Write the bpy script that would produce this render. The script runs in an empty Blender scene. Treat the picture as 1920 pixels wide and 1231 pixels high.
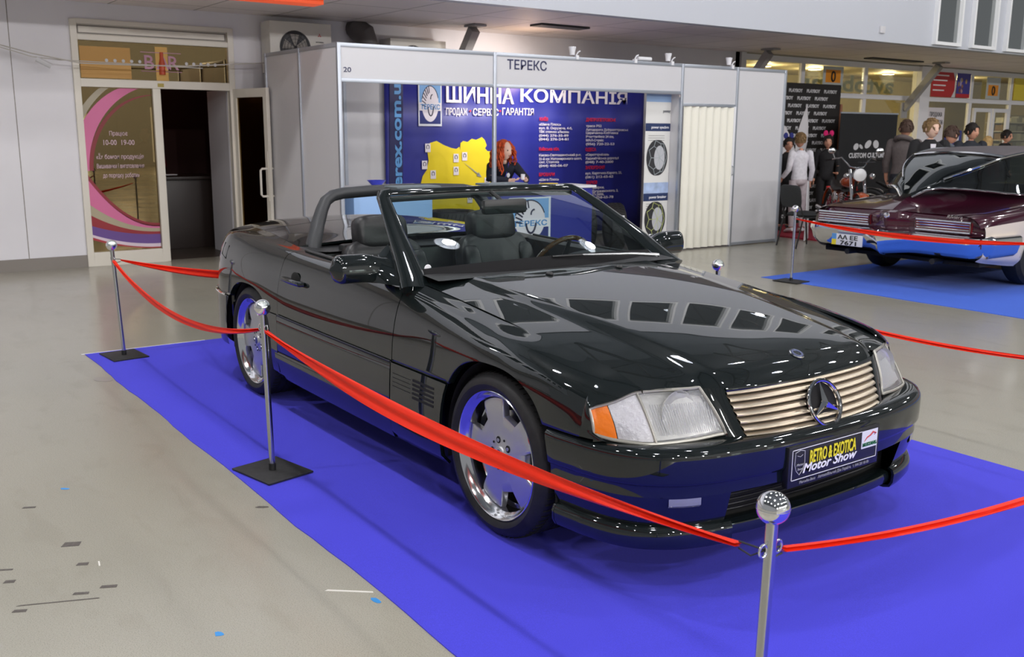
import bpy, bmesh, math, random
from mathutils import Vector, Matrix, Euler
from bisect import bisect_right
S = bpy.context.scene
COL = S.collection
R = math.radians
PI = math.pi
random.seed(7)

# ---------------------------------------------------------------- camera
CP = Vector((2.9467, -2.9088, 1.5572)); YAW, PITCH, ROLL, FPX = 2.51995458, -0.20043471, 0.00685101, 1826.66
cf = Vector((math.cos(YAW)*math.cos(PITCH), math.sin(YAW)*math.cos(PITCH), math.sin(PITCH)))
cr = Vector((math.sin(YAW), -math.cos(YAW), 0)); cu = cr.cross(cf)
cr, cu = cr*math.cos(ROLL)+cu*math.sin(ROLL), cu*math.cos(ROLL)-cr*math.sin(ROLL)
cam = bpy.data.objects.new('camera', bpy.data.cameras.new('camera')); COL.objects.link(cam)
M = Matrix((cr, cu, -cf)).transposed().to_4x4(); M.translation = CP
cam.matrix_world = M
cam.data.sensor_width = 36; cam.data.lens = 36*FPX/1920; cam.data.clip_start = .05; cam.data.clip_end = 200
cam.data.dof.use_dof = True; cam.data.dof.focus_distance = 3.9; cam.data.dof.aperture_fstop = 7
S.camera = cam
def hit(px, py, ax, val):
    d = cf + cr*((px-960)/FPX) - cu*((py-615.5)/FPX)
    return CP + d*((val-CP[ax])/d[ax])

# ---------------------------------------------------------------- world and exposure
S.view_settings.view_transform = 'Standard'; S.view_settings.look = 'None'
S.view_settings.gamma = 1; S.view_settings.use_curve_mapping = False
S.view_settings.exposure = 0.0
w = bpy.data.worlds.new('hall_air'); S.world = w; w.use_nodes = True
w.node_tree.nodes['Background'].inputs[0].default_value = (.62, .64, .66, 1)
w.node_tree.nodes['Background'].inputs[1].default_value = .42
LAMP_W = 185

# ---------------------------------------------------------------- materials
def mat(name, col, rough=.5, metal=0, spec=.5, coat=0, emit=None, es=1, alpha=1, trans=0, ior=1.5, sheen=0, noise=None, bump=None, coat_rough=.03):
    m = bpy.data.materials.new(name); m.use_nodes = True
    nt = m.node_tree; b = nt.nodes['Principled BSDF']; I = b.inputs
    I['Base Color'].default_value = (*col, 1); I['Roughness'].default_value = rough; I['Metallic'].default_value = metal
    I['Specular IOR Level'].default_value = spec; I['Coat Weight'].default_value = coat; I['Coat Roughness'].default_value = coat_rough
    I['IOR'].default_value = ior; I['Transmission Weight'].default_value = trans; I['Alpha'].default_value = alpha
    if sheen: I['Sheen Weight'].default_value = sheen
    if emit: I['Emission Color'].default_value = (*emit, 1); I['Emission Strength'].default_value = es
    if noise:   # (scale, amount, detail)
        tc = nt.nodes.new('ShaderNodeTexCoord'); n = nt.nodes.new('ShaderNodeTexNoise'); n.inputs['Scale'].default_value = noise[0]; n.inputs['Detail'].default_value = noise[2] if len(noise) > 2 else 4
        r = nt.nodes.new('ShaderNodeMapRange'); r.inputs[3].default_value = 1-noise[1]; r.inputs[4].default_value = 1+noise[1]; r.inputs[1].default_value=.3; r.inputs[2].default_value=.7
        mx = nt.nodes.new('ShaderNodeVectorMath'); mx.operation = 'SCALE'; mx.inputs[0].default_value = col
        nt.links.new(tc.outputs['Object'], n.inputs['Vector']); nt.links.new(n.outputs['Fac'], r.inputs[0]); nt.links.new(r.outputs[0], mx.inputs['Scale']); nt.links.new(mx.outputs[0], I['Base Color'])
    if bump:    # (scale, strength, distance)
        tc = nt.nodes.new('ShaderNodeTexCoord'); n = nt.nodes.new('ShaderNodeTexNoise'); n.inputs['Scale'].default_value = bump[0]; n.inputs['Detail'].default_value = 5
        bp = nt.nodes.new('ShaderNodeBump'); bp.inputs['Strength'].default_value = bump[1]; bp.inputs['Distance'].default_value = bump[2]
        nt.links.new(tc.outputs['Object'], n.inputs['Vector']); nt.links.new(n.outputs['Fac'], bp.inputs['Height']); nt.links.new(bp.outputs[0], I['Normal'])
    return m
def srgb(r, g, b):
    f = lambda c: (c/255/12.92) if c/255 <= .04045 else ((c/255+.055)/1.055)**2.4
    return (f(r), f(g), f(b))
def glass(name, tint, mix, rough=0.0):
    """thin architectural pane: tinted see-through plus a mirror-like skin"""
    m = bpy.data.materials.new(name); m.use_nodes = True; nt = m.node_tree; nt.nodes.clear()
    o = nt.nodes.new('ShaderNodeOutputMaterial'); t = nt.nodes.new('ShaderNodeBsdfTransparent'); g = nt.nodes.new('ShaderNodeBsdfGlossy'); mx = nt.nodes.new('ShaderNodeMixShader'); fr = nt.nodes.new('ShaderNodeFresnel'); ad = nt.nodes.new('ShaderNodeMath'); ad.operation = 'ADD'; ad.use_clamp = True
    t.inputs[0].default_value = (*tint, 1); g.inputs[0].default_value = (.9,.93,.92,1); g.inputs['Roughness'].default_value = rough; ad.inputs[1].default_value = mix
    ge = nt.nodes.new('ShaderNodeNewGeometry'); mr = nt.nodes.new('ShaderNodeMapRange'); mr.inputs[3].default_value = 1.5; mr.inputs[4].default_value = 1/1.5; nt.links.new(ge.outputs['Backfacing'], mr.inputs[0]); nt.links.new(mr.outputs[0], fr.inputs[0])
    nt.links.new(fr.outputs[0], ad.inputs[0]); nt.links.new(ad.outputs[0], mx.inputs[0]); nt.links.new(t.outputs[0], mx.inputs[1]); nt.links.new(g.outputs[0], mx.inputs[2]); nt.links.new(mx.outputs[0], o.inputs[0])
    return m

# ---------------------------------------------------------------- mesh helpers
def basis(d):
    d = Vector(d).normalized(); a = Vector((0,0,1)) if abs(d.z) < .95 else Vector((1,0,0))
    u = d.cross(a).normalized(); return u, d.cross(u).normalized()
class MB:
    def __init__(s): s.v = []; s.f = []; s.T = None
    def _p(s, p):
        p = Vector(p); s.v.append(s.T @ p if s.T else p); return len(s.v)-1
    def box(s, x0, x1, y0, y1, z0, z1, M=None):
        c = [Vector((x, y, z)) for z in (z0, z1) for x, y in ((x0,y0),(x1,y0),(x1,y1),(x0,y1))]
        if M: c = [M @ p for p in c]
        n = [s._p(p) for p in c]
        for q in ((0,3,2,1),(4,5,6,7),(0,1,5,4),(1,2,6,5),(2,3,7,6),(3,0,4,7)): s.f.append([n[i] for i in q])
        return s
    def quad(s, *pts): s.f.append([s._p(p) for p in pts]); return s
    def tube(s, pts, r, n=10, cap=True, closed=False, flat=1.0, up=None):
        pts = [Vector(p) for p in pts]; rs = r if isinstance(r, (list, tuple)) else [r]*len(pts); N = len(pts); rings = []; u = None
        for i, p in enumerate(pts):
            if closed: t = (pts[(i+1)%N]-pts[i-1])
            else: t = pts[min(i+1,N-1)]-pts[max(i-1,0)]
            t.normalize()
            if up is not None: u = Vector(up).cross(t).normalized()
            elif u is None: u = basis(t)[0]
            else: u = (u - t*u.dot(t)).normalized()
            w_ = t.cross(u)
            rings.append([s._p(p + u*math.cos(2*PI*k/n)*rs[i] + w_*math.sin(2*PI*k/n)*rs[i]*flat) for k in range(n)])
        for a in range(N if closed else N-1):
            A, B = rings[a], rings[(a+1)%N]
            for k in range(n): s.f.append([A[k], A[(k+1)%n], B[(k+1)%n], B[k]])
        if cap and not closed: s.f.append(rings[0][::-1]); s.f.append(rings[-1])
        return s
    def cyl(s, p0, p1, r0, r1=None, n=20, cap=True): return s.tube([p0, p1], [r0, r1 if r1 is not None else r0], n, cap)
    def lathe(s, prof, o=(0,0,0), ax=(0,0,1), n=32, closed=False, cap=False):
        o = Vector(o); ax = Vector(ax).normalized(); u, w_ = basis(ax); rings = []
        for r_, h in prof: rings.append([s._p(o+ax*h+(u*math.cos(2*PI*k/n)+w_*math.sin(2*PI*k/n))*r_) for k in range(n)])
        m = len(rings)
        for a in range(m if closed else m-1):
            A, B = rings[a], rings[(a+1)%m]
            for k in range(n): s.f.append([A[k], A[(k+1)%n], B[(k+1)%n], B[k]])
        if cap:
            if prof[0][0] > 1e-4: s.f.append(rings[0][::-1])
            if prof[-1][0] > 1e-4: s.f.append(rings[-1])
        return s
    def sphere(s, c, r, n=16, m=10, M=None):
        c = Vector(c); rx, ry, rz = r if isinstance(r, tuple) else (r, r, r); rings = []
        for j in range(m+1):
            a = PI*j/m; ring = []
            for k in range(n):
                p = Vector((rx*math.sin(a)*math.cos(2*PI*k/n), ry*math.sin(a)*math.sin(2*PI*k/n), rz*math.cos(a)))
                ring.append(s._p(c + (M @ p if M else p)))
            rings.append(ring)
        for j in range(m):
            for k in range(n): s.f.append([rings[j][k], rings[j+1][k], rings[j+1][(k+1)%n], rings[j][(k+1)%n]])
        return s
    def grid(s, P, wrap=False):
        """P[i][j] -> points"""
        I = [[s._p(p) for p in row] for row in P]
        for i in range(len(I)-1):
            n = len(I[i])
            for j in range(n if wrap else n-1): s.f.append([I[i][j], I[i+1][j], I[i+1][(j+1)%n], I[i][(j+1)%n]])
        return s
    def prism(s, poly, o, u, w_, d):
        """polygon (a,b) laid at o + a*u + b*w, pushed by vector d"""
        o, u, w_, d = Vector(o), Vector(u), Vector(w_), Vector(d)
        A = [s._p(o+u*a+w_*b) for a, b in poly]; B = [s._p(o+u*a+w_*b+d) for a, b in poly]; n = len(poly)
        s.f.append(A[::-1]); s.f.append(B)
        for k in range(n): s.f.append([A[k], A[(k+1)%n], B[(k+1)%n], B[k]])
        return s
    def add(s, vf, M):
        v, f = vf; b = len(s.v)
        for p in v: s._p(M @ p)
        for q in f: s.f.append([b+i for i in q])
        return s
    def build(s, name, m, parent=None, smooth=True, ang=35, bevel=0, solid=0, mod=None, fix=True):
        me = bpy.data.meshes.new(name); me.from_pydata([tuple(p) for p in s.v], [], s.f)
        bm = bmesh.new(); bm.from_mesh(me); bmesh.ops.remove_doubles(bm, verts=bm.verts, dist=2e-5)
        bmesh.ops.dissolve_degenerate(bm, dist=1e-6, edges=bm.edges)
        if fix: bmesh.ops.recalc_face_normals(bm, faces=bm.faces)
        if bevel:
            es = [e for e in bm.edges if len(e.link_faces) == 2 and e.calc_face_angle(0) > R(30)]
            bmesh.ops.bevel(bm, geom=es, offset=bevel, segments=2, affect='EDGES', clamp_overlap=True, profile=.6)
        bm.to_mesh(me); bm.free()
        if smooth:
            me.shade_smooth(); me.set_sharp_from_angle(angle=R(ang))
        me.materials.append(m)
        o = bpy.data.objects.new(name, me); COL.objects.link(o)
        if parent: o.parent = parent
        if solid:
            q = o.modifiers.new('thickness', 'SOLIDIFY'); q.thickness = solid; q.offset = -1
        return o
def tag(o, label=None, cat=None, group=None, kind=None):
    for k, v in (('label', label), ('category', cat), ('group', group), ('kind', kind)):
        if v: o[k] = v
    return o
def empty(name, loc=(0,0,0), rz=0, label=None, cat=None, group=None):
    o = bpy.data.objects.new(name, None); COL.objects.link(o); o.location = loc; o.rotation_euler = (0, 0, rz); o.empty_display_size = .1
    return tag(o, label, cat, group)
def struct(o): o['kind'] = 'structure'; return o
def kids(o): return [c for c in bpy.data.objects if c.parent == o]
def copy_tree(o, parent=None):
    c = o.copy(); COL.objects.link(c); c.parent = parent
    for ch in kids(o): copy_tree(ch, c)
    return c
_tc = {}
def txt(s_, bold=0.0, ext=.002, spacing=1.0):
    """text as mesh data, cap height about .73, returned with its width"""
    k = (s_, bold, ext, spacing)
    if k in _tc: return _tc[k]
    c = bpy.data.curves.new('t', 'FONT'); c.body = s_; c.size = 1; c.offset = bold; c.extrude = ext; c.space_character = spacing; c.resolution_u = 3
    o = bpy.data.objects.new('t', c); COL.objects.link(o); dg = bpy.context.evaluated_depsgraph_get(); me = bpy.data.meshes.new_from_object(o.evaluated_get(dg))
    v = [p.co.copy() for p in me.vertices]; f = [list(p.vertices) for p in me.polygons]
    bpy.data.objects.remove(o); bpy.data.curves.remove(c); bpy.data.meshes.remove(me)
    x0 = min(p.x for p in v); x1 = max(p.x for p in v); v = [Vector((p.x-x0, p.y, p.z)) for p in v]
    _tc[k] = (v, f, x1-x0); return _tc[k]
def put(mb, s_, o, u, n, h, width=None, bold=0.0, align='l', shear=0, spacing=1.0):
    """write s_ at o along u on a face with normal n; h = cap height; width squeezes it"""
    v, f, wd = txt(s_, bold, .002, spacing); u = Vector(u).normalized(); n = Vector(n).normalized(); w_ = n.cross(u)
    sy = h/.73; sx = (width/wd) if width else sy; W = wd*sx
    off = {'l': 0, 'c': -W/2, 'r': -W}[align]
    M_ = Matrix.Translation(Vector(o)) @ Matrix((u, w_, n)).transposed().to_4x4() @ Matrix(((sx, shear*sy, 0, off), (0, sy, 0, 0), (0, 0, .6, .0015), (0,0,0,1)))
    mb.add((v, f), M_); return W
def pchip(xs, ys):
    """monotone cubic through (xs, ys)"""
    if xs[0] > xs[-1]: xs, ys = xs[::-1], ys[::-1]
    n = len(xs); h = [xs[i+1]-xs[i] for i in range(n-1)]; d = [(ys[i+1]-ys[i])/h[i] for i in range(n-1)]
    m = [d[0]]
    for i in range(1, n-1):
        if d[i-1]*d[i] <= 0: m.append(0)
        else:
            a, b = 2*h[i]+h[i-1], h[i]+2*h[i-1]; m.append((a+b)/(a/d[i-1]+b/d[i]))
    m.append(d[-1])
    def g(x):
        if x <= xs[0]: return ys[0]+m[0]*(x-xs[0])*0
        if x >= xs[-1]: return ys[-1]
        i = min(bisect_right(xs, x)-1, n-2); t = (x-xs[i])/h[i]; t2, t3 = t*t, t*t*t
        return (2*t3-3*t2+1)*ys[i]+(t3-2*t2+t)*h[i]*m[i]+(-2*t3+3*t2)*ys[i+1]+(t3-t2)*h[i]*m[i+1]
    return g
def lerp(a, b, t): return a+(b-a)*t
def ss(a, b, x): t = max(0, min(1, (x-a)/(b-a))); return t*t*(3-2*t)

W_ = {}
W_['white'] = mat('white_paint', srgb(226,227,232), .5)
W_['lam'] = mat('white_laminate', srgb(206,206,210), .35)
W_['alu'] = mat('aluminium', srgb(176,182,192), .35, .6)
W_['black'] = mat('black_plastic', (.012,.012,.013), .45)
W_['rubber'] = mat('black_rubber', (.014,.014,.015), .6, spec=.35, noise=(30,.2))
W_['chrome'] = mat('chrome', (.85,.85,.87), .06, 1)
W_['steel'] = mat('brushed_steel', (.52,.53,.54), .22, 1)
W_['dkfab'] = mat('dark_fabric', (.012,.013,.015), .9, noise=(60,.3))
W_['red'] = mat('red_satin', srgb(238,44,14), .5, spec=.25)
W_['skin'] = mat('skin', srgb(205,150,125), .55)
W_['skin2'] = mat('pale_skin', srgb(228,190,170), .55)
W_['ltxt'] = mat('white_print', srgb(240,240,245), .5)
# ================================================================ the hall
def lamp(x, y, z, p):
    e = empty('high_bay_lamp', (x, y, z), 0, 'round high-bay lamp hanging under the dark roof', 'lamp', 'high-bay lamps under the roof')
    MB().lathe([(.05,.34),(.09,.3),(.10,.2),(.26,.04),(.27,0),(.255,0),(.09,.19),(.02,.2)], n=20).build('reflector', W_['alu'], e)
    MB().cyl((0,0,.34), (0,0,.75), .012).build('rod', W_['black'], e)
    l = bpy.data.lights.new('bulb_light', 'POINT'); l.shadow_soft_size = .13; l.energy = p; l.color = (1, .965, .95)
    o = bpy.data.objects.new('bulb_light', l); COL.objects.link(o); o.parent = e; o.location = (0, 0, -.15)
for x in (-3.0, .4, 3.8, 8.4, 15.5):
    for y in (-6.5, -2.3, 1.9, 6.1, 10.3, 14.5): lamp(x+.5*math.sin(y), y, 6.6 if x < 10 else 5.2, LAMP_W*((1.45 if x < -2 else 1.18) if y < 0 else .95)*((1.35 if y < 0 else .72 if y < 5 else .5) if x < -2 else .66 if x < 1 else .95 if x < 5 else 1.3 if x < 10 else 4.4))

# floor: worn grey-beige screed with tape scraps' ghosts and scuffs
m = mat('floor_screed', srgb(166,158,144), .3, spec=.7); nt = m.node_tree; b = nt.nodes['Principled BSDF']
tc = nt.nodes.new('ShaderNodeTexCoord')
def noise(scale, det=6, sc=None, dist=0):
    n = nt.nodes.new('ShaderNodeTexNoise'); n.inputs['Scale'].default_value = scale; n.inputs['Detail'].default_value = det; n.inputs['Distortion'].default_value = dist
    mp = nt.nodes.new('ShaderNodeMapping'); mp.inputs['Scale'].default_value = sc or (1,1,1); nt.links.new(tc.outputs['Object'], mp.inputs[0]); nt.links.new(mp.outputs[0], n.inputs['Vector']); return n.outputs['Fac']
def ramp(f, *st):
    r = nt.nodes.new('ShaderNodeValToRGB'); e = r.color_ramp.elements
    while len(e) < len(st): e.new(.5)
    for q, (p, c) in zip(e, st): q.position = p; q.color = (*c, 1)
    nt.links.new(f, r.inputs[0]); return r.outputs[0]
def mixc(a, b_, f, mode='MULTIPLY'):
    q = nt.nodes.new('ShaderNodeMix'); q.data_type = 'RGBA'; q.blend_type = mode
    if isinstance(f, float): q.inputs[0].default_value = f
    else: nt.links.new(f, q.inputs[0])
    nt.links.new(a, q.inputs[6])
    nt.links.new(b_, q.inputs[7]); return q.outputs[2]
c0 = ramp(noise(.35, 3), (.3, srgb(158,156,143)), (.7, srgb(171,167,153)))
c1 = ramp(noise(260, 2), (.35, (.72,.72,.73)), (.5, (1,1,1)), (.68, (1.0,1.0,1.0)))
c2 = ramp(noise(3.0, 8, (1,2.2,1), .6), (.33, (.86,.84,.82)), (.45, (1,1,1)))
c3 = ramp(noise(11, 10, (1,6,1), 1.5), (.24, (.62,.6,.6)), (.3, (1,1,1)))
c = mixc(mixc(mixc(c0, c1, .85), c2, .34), c3, .32)
nt.links.new(c, b.inputs['Base Color'])
rr = nt.nodes.new('ShaderNodeMapRange'); rr.inputs[3].default_value = .11; rr.inputs[4].default_value = .32; nt.links.new(noise(1.3, 6), rr.inputs[0]); nt.links.new(rr.outputs[0], b.inputs['Roughness'])
FLOOR = m
struct(MB().box(-8.95, 22.2, -16, 32, -.1, 0).build('floor', FLOOR, smooth=False))

WALLM = mat('wall_paint', srgb(226,225,231), .55, noise=(2, .02))
SK = mat('grey_skirting', srgb(134,128,122), .45)
BW = -8.85                     # plane of the back wall
# wall with the bar entrance cut out: y from DY0 to DY1
DY0, DY1, DZ1 = -.42, 1.40, 2.72
mb = MB(); mb.box(BW-.2, BW, -14, DY0, 0, 2.9); mb.box(BW-.2, BW, DY0, DY1, DZ1, 2.9); mb.box(BW-.2, BW, DY1, 10.3, 0, 2.9)
struct(mb.build('wall_back', WALLM, smooth=False))
struct(MB().box(BW, BW+.015, -14, DY0, 0, .135).build('baseboard_back', SK, smooth=False))
MB_j = MB()
for y in (-1.02, -3.2, -5.4): MB_j.box(BW-.001, BW+.002, y-.004, y+.004, .13, 2.9)
struct(MB_j.build('trim_1', SK, smooth=False))
# gallery: soffit of square panels, a pale fascia with windows above it
SX = -6.2; ZS = 2.9
m = mat('soffit_panels', srgb(200,194,192), .6); nt = m.node_tree; b = nt.nodes['Principled BSDF']; tc = nt.nodes.new('ShaderNodeTexCoord')
br = nt.nodes.new('ShaderNodeTexBrick'); br.offset = 0; br.inputs['Scale'].default_value = 1; br.inputs['Mortar Size'].default_value = .008; br.inputs['Brick Width'].default_value = .95; br.inputs['Row Height'].default_value = 1.2
br.inputs['Color1'].default_value = (*srgb(232,225,224), 1); br.inputs['Color2'].default_value = (*srgb(237,230,229), 1); br.inputs['Mortar'].default_value = (*srgb(130,122,120), 1)
mp = nt.nodes.new('ShaderNodeMapping'); mp.inputs['Rotation'].default_value = (0,0,R(90)); nt.links.new(tc.outputs['Object'], mp.inputs[0]); nt.links.new(mp.outputs[0], br.inputs['Vector']); nt.links.new(br.outputs[0], b.inputs['Base Color'])
struct(MB().box(BW-.2, SX-.151, -14, 32, ZS, ZS+.12).build('ceiling', m, smooth=False))
FASC = mat('fascia_paint', srgb(190,194,203), .55)
mb = MB()
WIN = [(-13+1.35*i, -13+1.35*i+1.13) for i in range(18)]     # upper window row
mb.box(SX-.15, SX, -14, 11.3, ZS, 4.25); mb.box(SX-.15, SX, -14, 11.3, 5.55, 6.2)
mb.box(SX-.15, SX, 11.3, 32, ZS, 2.93); mb.box(SX-.15, SX, 11.3, 32, 5.0, 6.2)
ys = [-14]+[v for wnd in WIN if wnd[1] < 11.3 for v in wnd]+[11.3]
for a, b_ in zip(ys[::2], ys[1::2]): mb.box(SX-.15, SX, a, b_, 4.25, 5.55)
tall = [(11.75+1.06*i, 11.75+1.06*i+.74) for i in range(18)]
ys = [11.3]+[v for wnd in tall for v in wnd]+[32]
for a, b_ in zip(ys[::2], ys[1::2]): mb.box(SX-.15, SX, a, b_, 2.93, 5.0)
struct(mb.build('wall_gallery', FASC, smooth=False))
GW = glass('gallery_window_glass', (.22,.24,.27), .34); FR = mat('window_frame_white', srgb(232,234,236), .4)
BLIND = mat('pale_blind', srgb(150,153,166), .7)
def win(n, y0, y1, z0, z1, dx=0.0, blind=False):
    e = MB(); t = .05
    for q in ((y0,y0+t,z0,z1),(y1-t,y1,z0,z1),(y0+t,y1-t,z0,z0+t),(y0+t,y1-t,z1-t,z1)): e.box(SX-.06, SX+.02+dx, *q)
    o = struct(e.build('window_%d' % n, FR, smooth=False))
    MB().box(SX-.045+dx, SX-.04+dx, y0+t, y1-t, z0+t, z1-t).build('pane', GW, o, smooth=False)
    if blind: MB().box(SX-.1, SX-.09, y0+t, y1-t, z0+t, z1-t).build('blind', BLIND, o, smooth=False)
n = 1
for y0, y1 in WIN:
    if y1 < 11.3: win(n, y0, y1, 4.25, 5.55); n += 1
for y0, y1 in tall[:9]: win(n, y0, y1, 2.93, 5.0, .05, True); n += 1
DK = mat('dark_roof', srgb(92,99,106), .8); TR = mat('truss_steel', srgb(26,30,34), .6)
struct(MB().box(SX-3, 22.2, -16, 32, 8.4, 8.5).build('ceiling', DK, smooth=False))
struct(MB().box(SX-3, SX, -14, 32, 6.2, 6.25).build('ceiling', DK, smooth=False))
struct(MB().box(SX-.1, SX, -14, 32, 6.2, 8.4).build('wall_upper', DK, smooth=False))
for i, y in enumerate((-8, -3.8, .4, 4.6, 8.8, 13)):
    mb = MB(); mb.tube([(SX,y,6.9),(22,y,6.9)], .07, 6); mb.tube([(SX,y,8.2),(22,y,8.2)], .07, 6)
    k = 0; x = SX
    while x < 20.6:
        mb.tube([(x,y,6.9),(x+.8,y,8.2)], .035, 5); mb.tube([(x+.8,y,8.2),(x+1.6,y,6.9)], .035, 5); x += 1.6
    tag(mb.build('roof_truss', TR), 'steel lattice truss spanning the hall under the dark roof', 'truss', 'roof trusses')
# the wall opposite, with daylight windows behind the photographer
mb = MB(); OW = [(5.6,6.5),(9.0,10.4),(15,16.8)]
ys = [-16]+[v for q in OW for v in q]+[32]
for a, b_ in zip(ys[::2], ys[1::2]): mb.box(22,22.2,a,b_,0,8.4)
for a, b_ in OW: mb.box(22,22.2,a,b_,0,.15); mb.box(22,22.2,a,b_,2.4,8.4)
struct(mb.build('wall_front', mat('far_wall_paint', srgb(150,152,152), .7), smooth=False))
DAY = mat('daylight', (.8,.9,.85), .5, emit=(.80,.95,.88), es=1.5)
for k, (a, b_) in enumerate(OW):
    o = MB()
    for q in ((a,a+.08,.15,2.4),(b_-.08,b_,.15,2.4),(a+.08,b_-.08,.15,.25),(a+.08,b_-.08,2.3,2.4),((a+b_)/2-.04,(a+b_)/2+.04,.25,2.3)): o.box(21.95,22.05,*q)
    o = struct(o.build('window_%d' % (n+k), FR, smooth=False)); MB().box(22.1,22.12,a,b_,.15,2.4).build('sky_pane', DAY, o, smooth=False)
# diagonal props that carry the gallery (steel struts from wall to soffit)
STR = mat('grey_steel_paint', srgb(150,148,148), .5)
def strut(y, lab):
    e = empty('diagonal_strut', (BW+.07, y, 2.0), 0, lab, 'strut')
    M_ = Matrix.Translation((0,0,.0)) @ Matrix.Rotation(-R(50), 4, 'Y')
    MB().box(.04, 1.10, -.06, .06, -.06, .06, M_).build('beam', STR, e, smooth=False)
    MB().box(-.0, .03, -.1, .1, -.15, .15).build('wall_plate', STR, e, smooth=False)
    MB().box(.60, .86, -.09, .09, .87, .895).build('top_plate', STR, e, smooth=False)
strut(4.35, 'grey diagonal steel strut above the blank white header of the tyre stand')
strut(10.14, 'grey diagonal steel strut rising above the right end of the tyre stand')
strut(15.1, 'grey diagonal steel strut in front of the red poster on the shop glazing')
# dark slots in the soffit
for x0, y0, x1, y1, lab in ((-7.6,4.9,-7.35,5.7,'black slot diffuser in the soffit above the tyre stand'), (-8.3,13.0,-8.1,14.6,'black slot diffuser in the soffit by the glazing')):
    tag(MB().box(x0,x1,y0,y1,2.875,2.8995).build('slot_diffuser', W_['black'], smooth=False), lab, 'vent')
tag(MB().box(-7.0,-6.75,.35,1.62,2.815,2.899).build('orange_light_box', mat('orange_panel', srgb(240,90,45), .5, emit=srgb(240,90,45), es=.5), bevel=.006), 'orange strip panel under the soffit at top left', 'sign')
mb = MB(); mb.box(SX, SX+.03, 10.35, 10.47, 3.02, 3.12); tag(mb.build('junction_box', W_['lam'], bevel=.004), 'small white junction box on the pale fascia', 'box')

# ---- bar entrance
e = empty('bar_entrance', (BW, DY0, 0), 0, 'white framed bar entrance with BAR transom, swoosh stickers and open door', 'entrance')
FRM = mat('cream_frame', srgb(224,219,208), .35); W = DY1-DY0
def fr(mb, y0, y1, z0, z1, t, d0=-.06, d1=.03):
    mb.box(d0,d1,y0,y0+t,z0,z1); mb.box(d0,d1,y1-t,y1,z0,z1); mb.box(d0,d1,y0+t,y1-t,z1-t,z1); mb.box(d0,d1,y0+t,y1-t,z0,z0+t); return mb
mb = MB(); mb.box(-.06,.03,0,.07,0,DZ1); mb.box(-.06,.03,W-.07,W,0,DZ1); mb.box(-.06,.03,.07,W-.07,DZ1-.05,DZ1)
mb.box(-.06,.03,.07,W-.07,2.0,2.09); mb.box(-.06,.03,.07,W-.07,2.50,2.56); mb.box(-.06,.03,.84,.93,0,2.0)
mb.box(-.06,.03,.07,.84,0,.16)
mb.build('frame', FRM, e, smooth=False, bevel=.006)
MB().box(-.03,-.01,.07,W-.07,2.56,DZ1-.05).build('top_panel', FRM, e, smooth=False)
mb = MB(); fr(mb, .08, W-.08, 2.57, DZ1-.06, .012, -.01, .0); mb.build('panel_bead', SK, e, smooth=False)
BG = glass('bronze_glass', (.34,.24,.10), .20); BG.node_tree.nodes['Glossy BSDF'].inputs[0].default_value = (.80,.60,.30,1)
tp = MB().box(-.022,-.016,.07,W-.07,2.09,2.50).build('transom_glass', BG, e, smooth=False)
sp = MB().box(-.022,-.016,.07,.84,.16,2.0).build('side_glass', BG, e, smooth=False)
PK = mat('mauve_print', srgb(190,140,165), .5); DT = mat('dot_print', srgb(215,215,220), .5)
mb = MB(); put(mb, 'B', (-.014,.78,2.22), (0,1,0), (1,0,0), .16, bold=.012); put(mb, 'A', (-.014,.91,2.22), (0,1,0), (1,0,0), .16, bold=.012); put(mb, 'R', (-.014,1.05,2.22), (0,1,0), (1,0,0), .16, bold=.012)
mb.box(-.014,-.012,.74,1.2,2.40,2.408); mb.box(-.014,-.012,.74,1.2,2.19,2.198); mb.build('bar_lettering', PK, tp, smooth=False)
for k in range(5):
    for y in (.37+.09*k, 1.26+.085*k): MB().sphere((-.013, y, 2.295), (.004,.019,.019), 10, 6).build('dot', DT, tp)
MB().box(-.0135,-.0125,.905,1.045,2.09,2.47).build('bottle_poster', mat('amber_poster', srgb(214,170,84), .5), tp, smooth=False)
mb = MB(); mb.lathe([(.0,.33),(.02,.33),(.02,.27),(.035,.2),(.035,.08),(0,.08)], (-.009,.975,2.08), n=16); mb.build('bottle_print', mat('bottle_red', srgb(196,80,50), .5), tp)
MB().box(-.0145,-.0138,.09,.63,2.1,2.44).build('amber_sheet', mat('amber_sheet', srgb(196,148,72), .5), tp, smooth=False)
# swoosh bands: crescent strips of a circle sitting off the pane's right edge, clipped to the pane
def band(mb, r0, r1, x, cy, cz, top, e0=0, e1=0):
    n = 40; P = []
    for i in range(n+1):
        a = PI*.5 + (PI*.5)*i/n if top else PI + (PI*.5)*i/n
        k = i/n if top else 1-i/n      # width tapers to nothing at the outer end
        f = math.sin(PI/2*min(1, k*1.05+.05))
        ra = lerp((r0+r1)/2, r0, f); rb = lerp((r0+r1)/2, r1, f)
        row = []
        for r_ in (ra, rb):
            y = cy+math.cos(a)*r_; z = cz+math.sin(a)*r_*1.12; row.append((x, min(max(y, .072), .838), min(max(z, .165), 1.995)))
        P.append(row)
    mb.grid(P)
SW = [('pink_swoosh', srgb(214,112,160), .78,.95), ('grey_swoosh', srgb(168,160,140), .95,1.03), ('dark_red_swoosh', srgb(130,36,44), .735,.78)]
for nm, col, r0, r1 in SW:
    mb = MB(); band(mb, r0, r1, -.0135, .88, 1.08, True); mb.build(nm, mat(nm, col, .5), sp, smooth=False)
low = [('dark_red_swoosh', srgb(140,36,46), .66,.71), ('pink_swoosh', srgb(216,112,160), .71,.86), ('grey_swoosh', srgb(176,166,140), .86,.94), ('red_swoosh', srgb(150,34,44), .94,1.03)]
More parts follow.
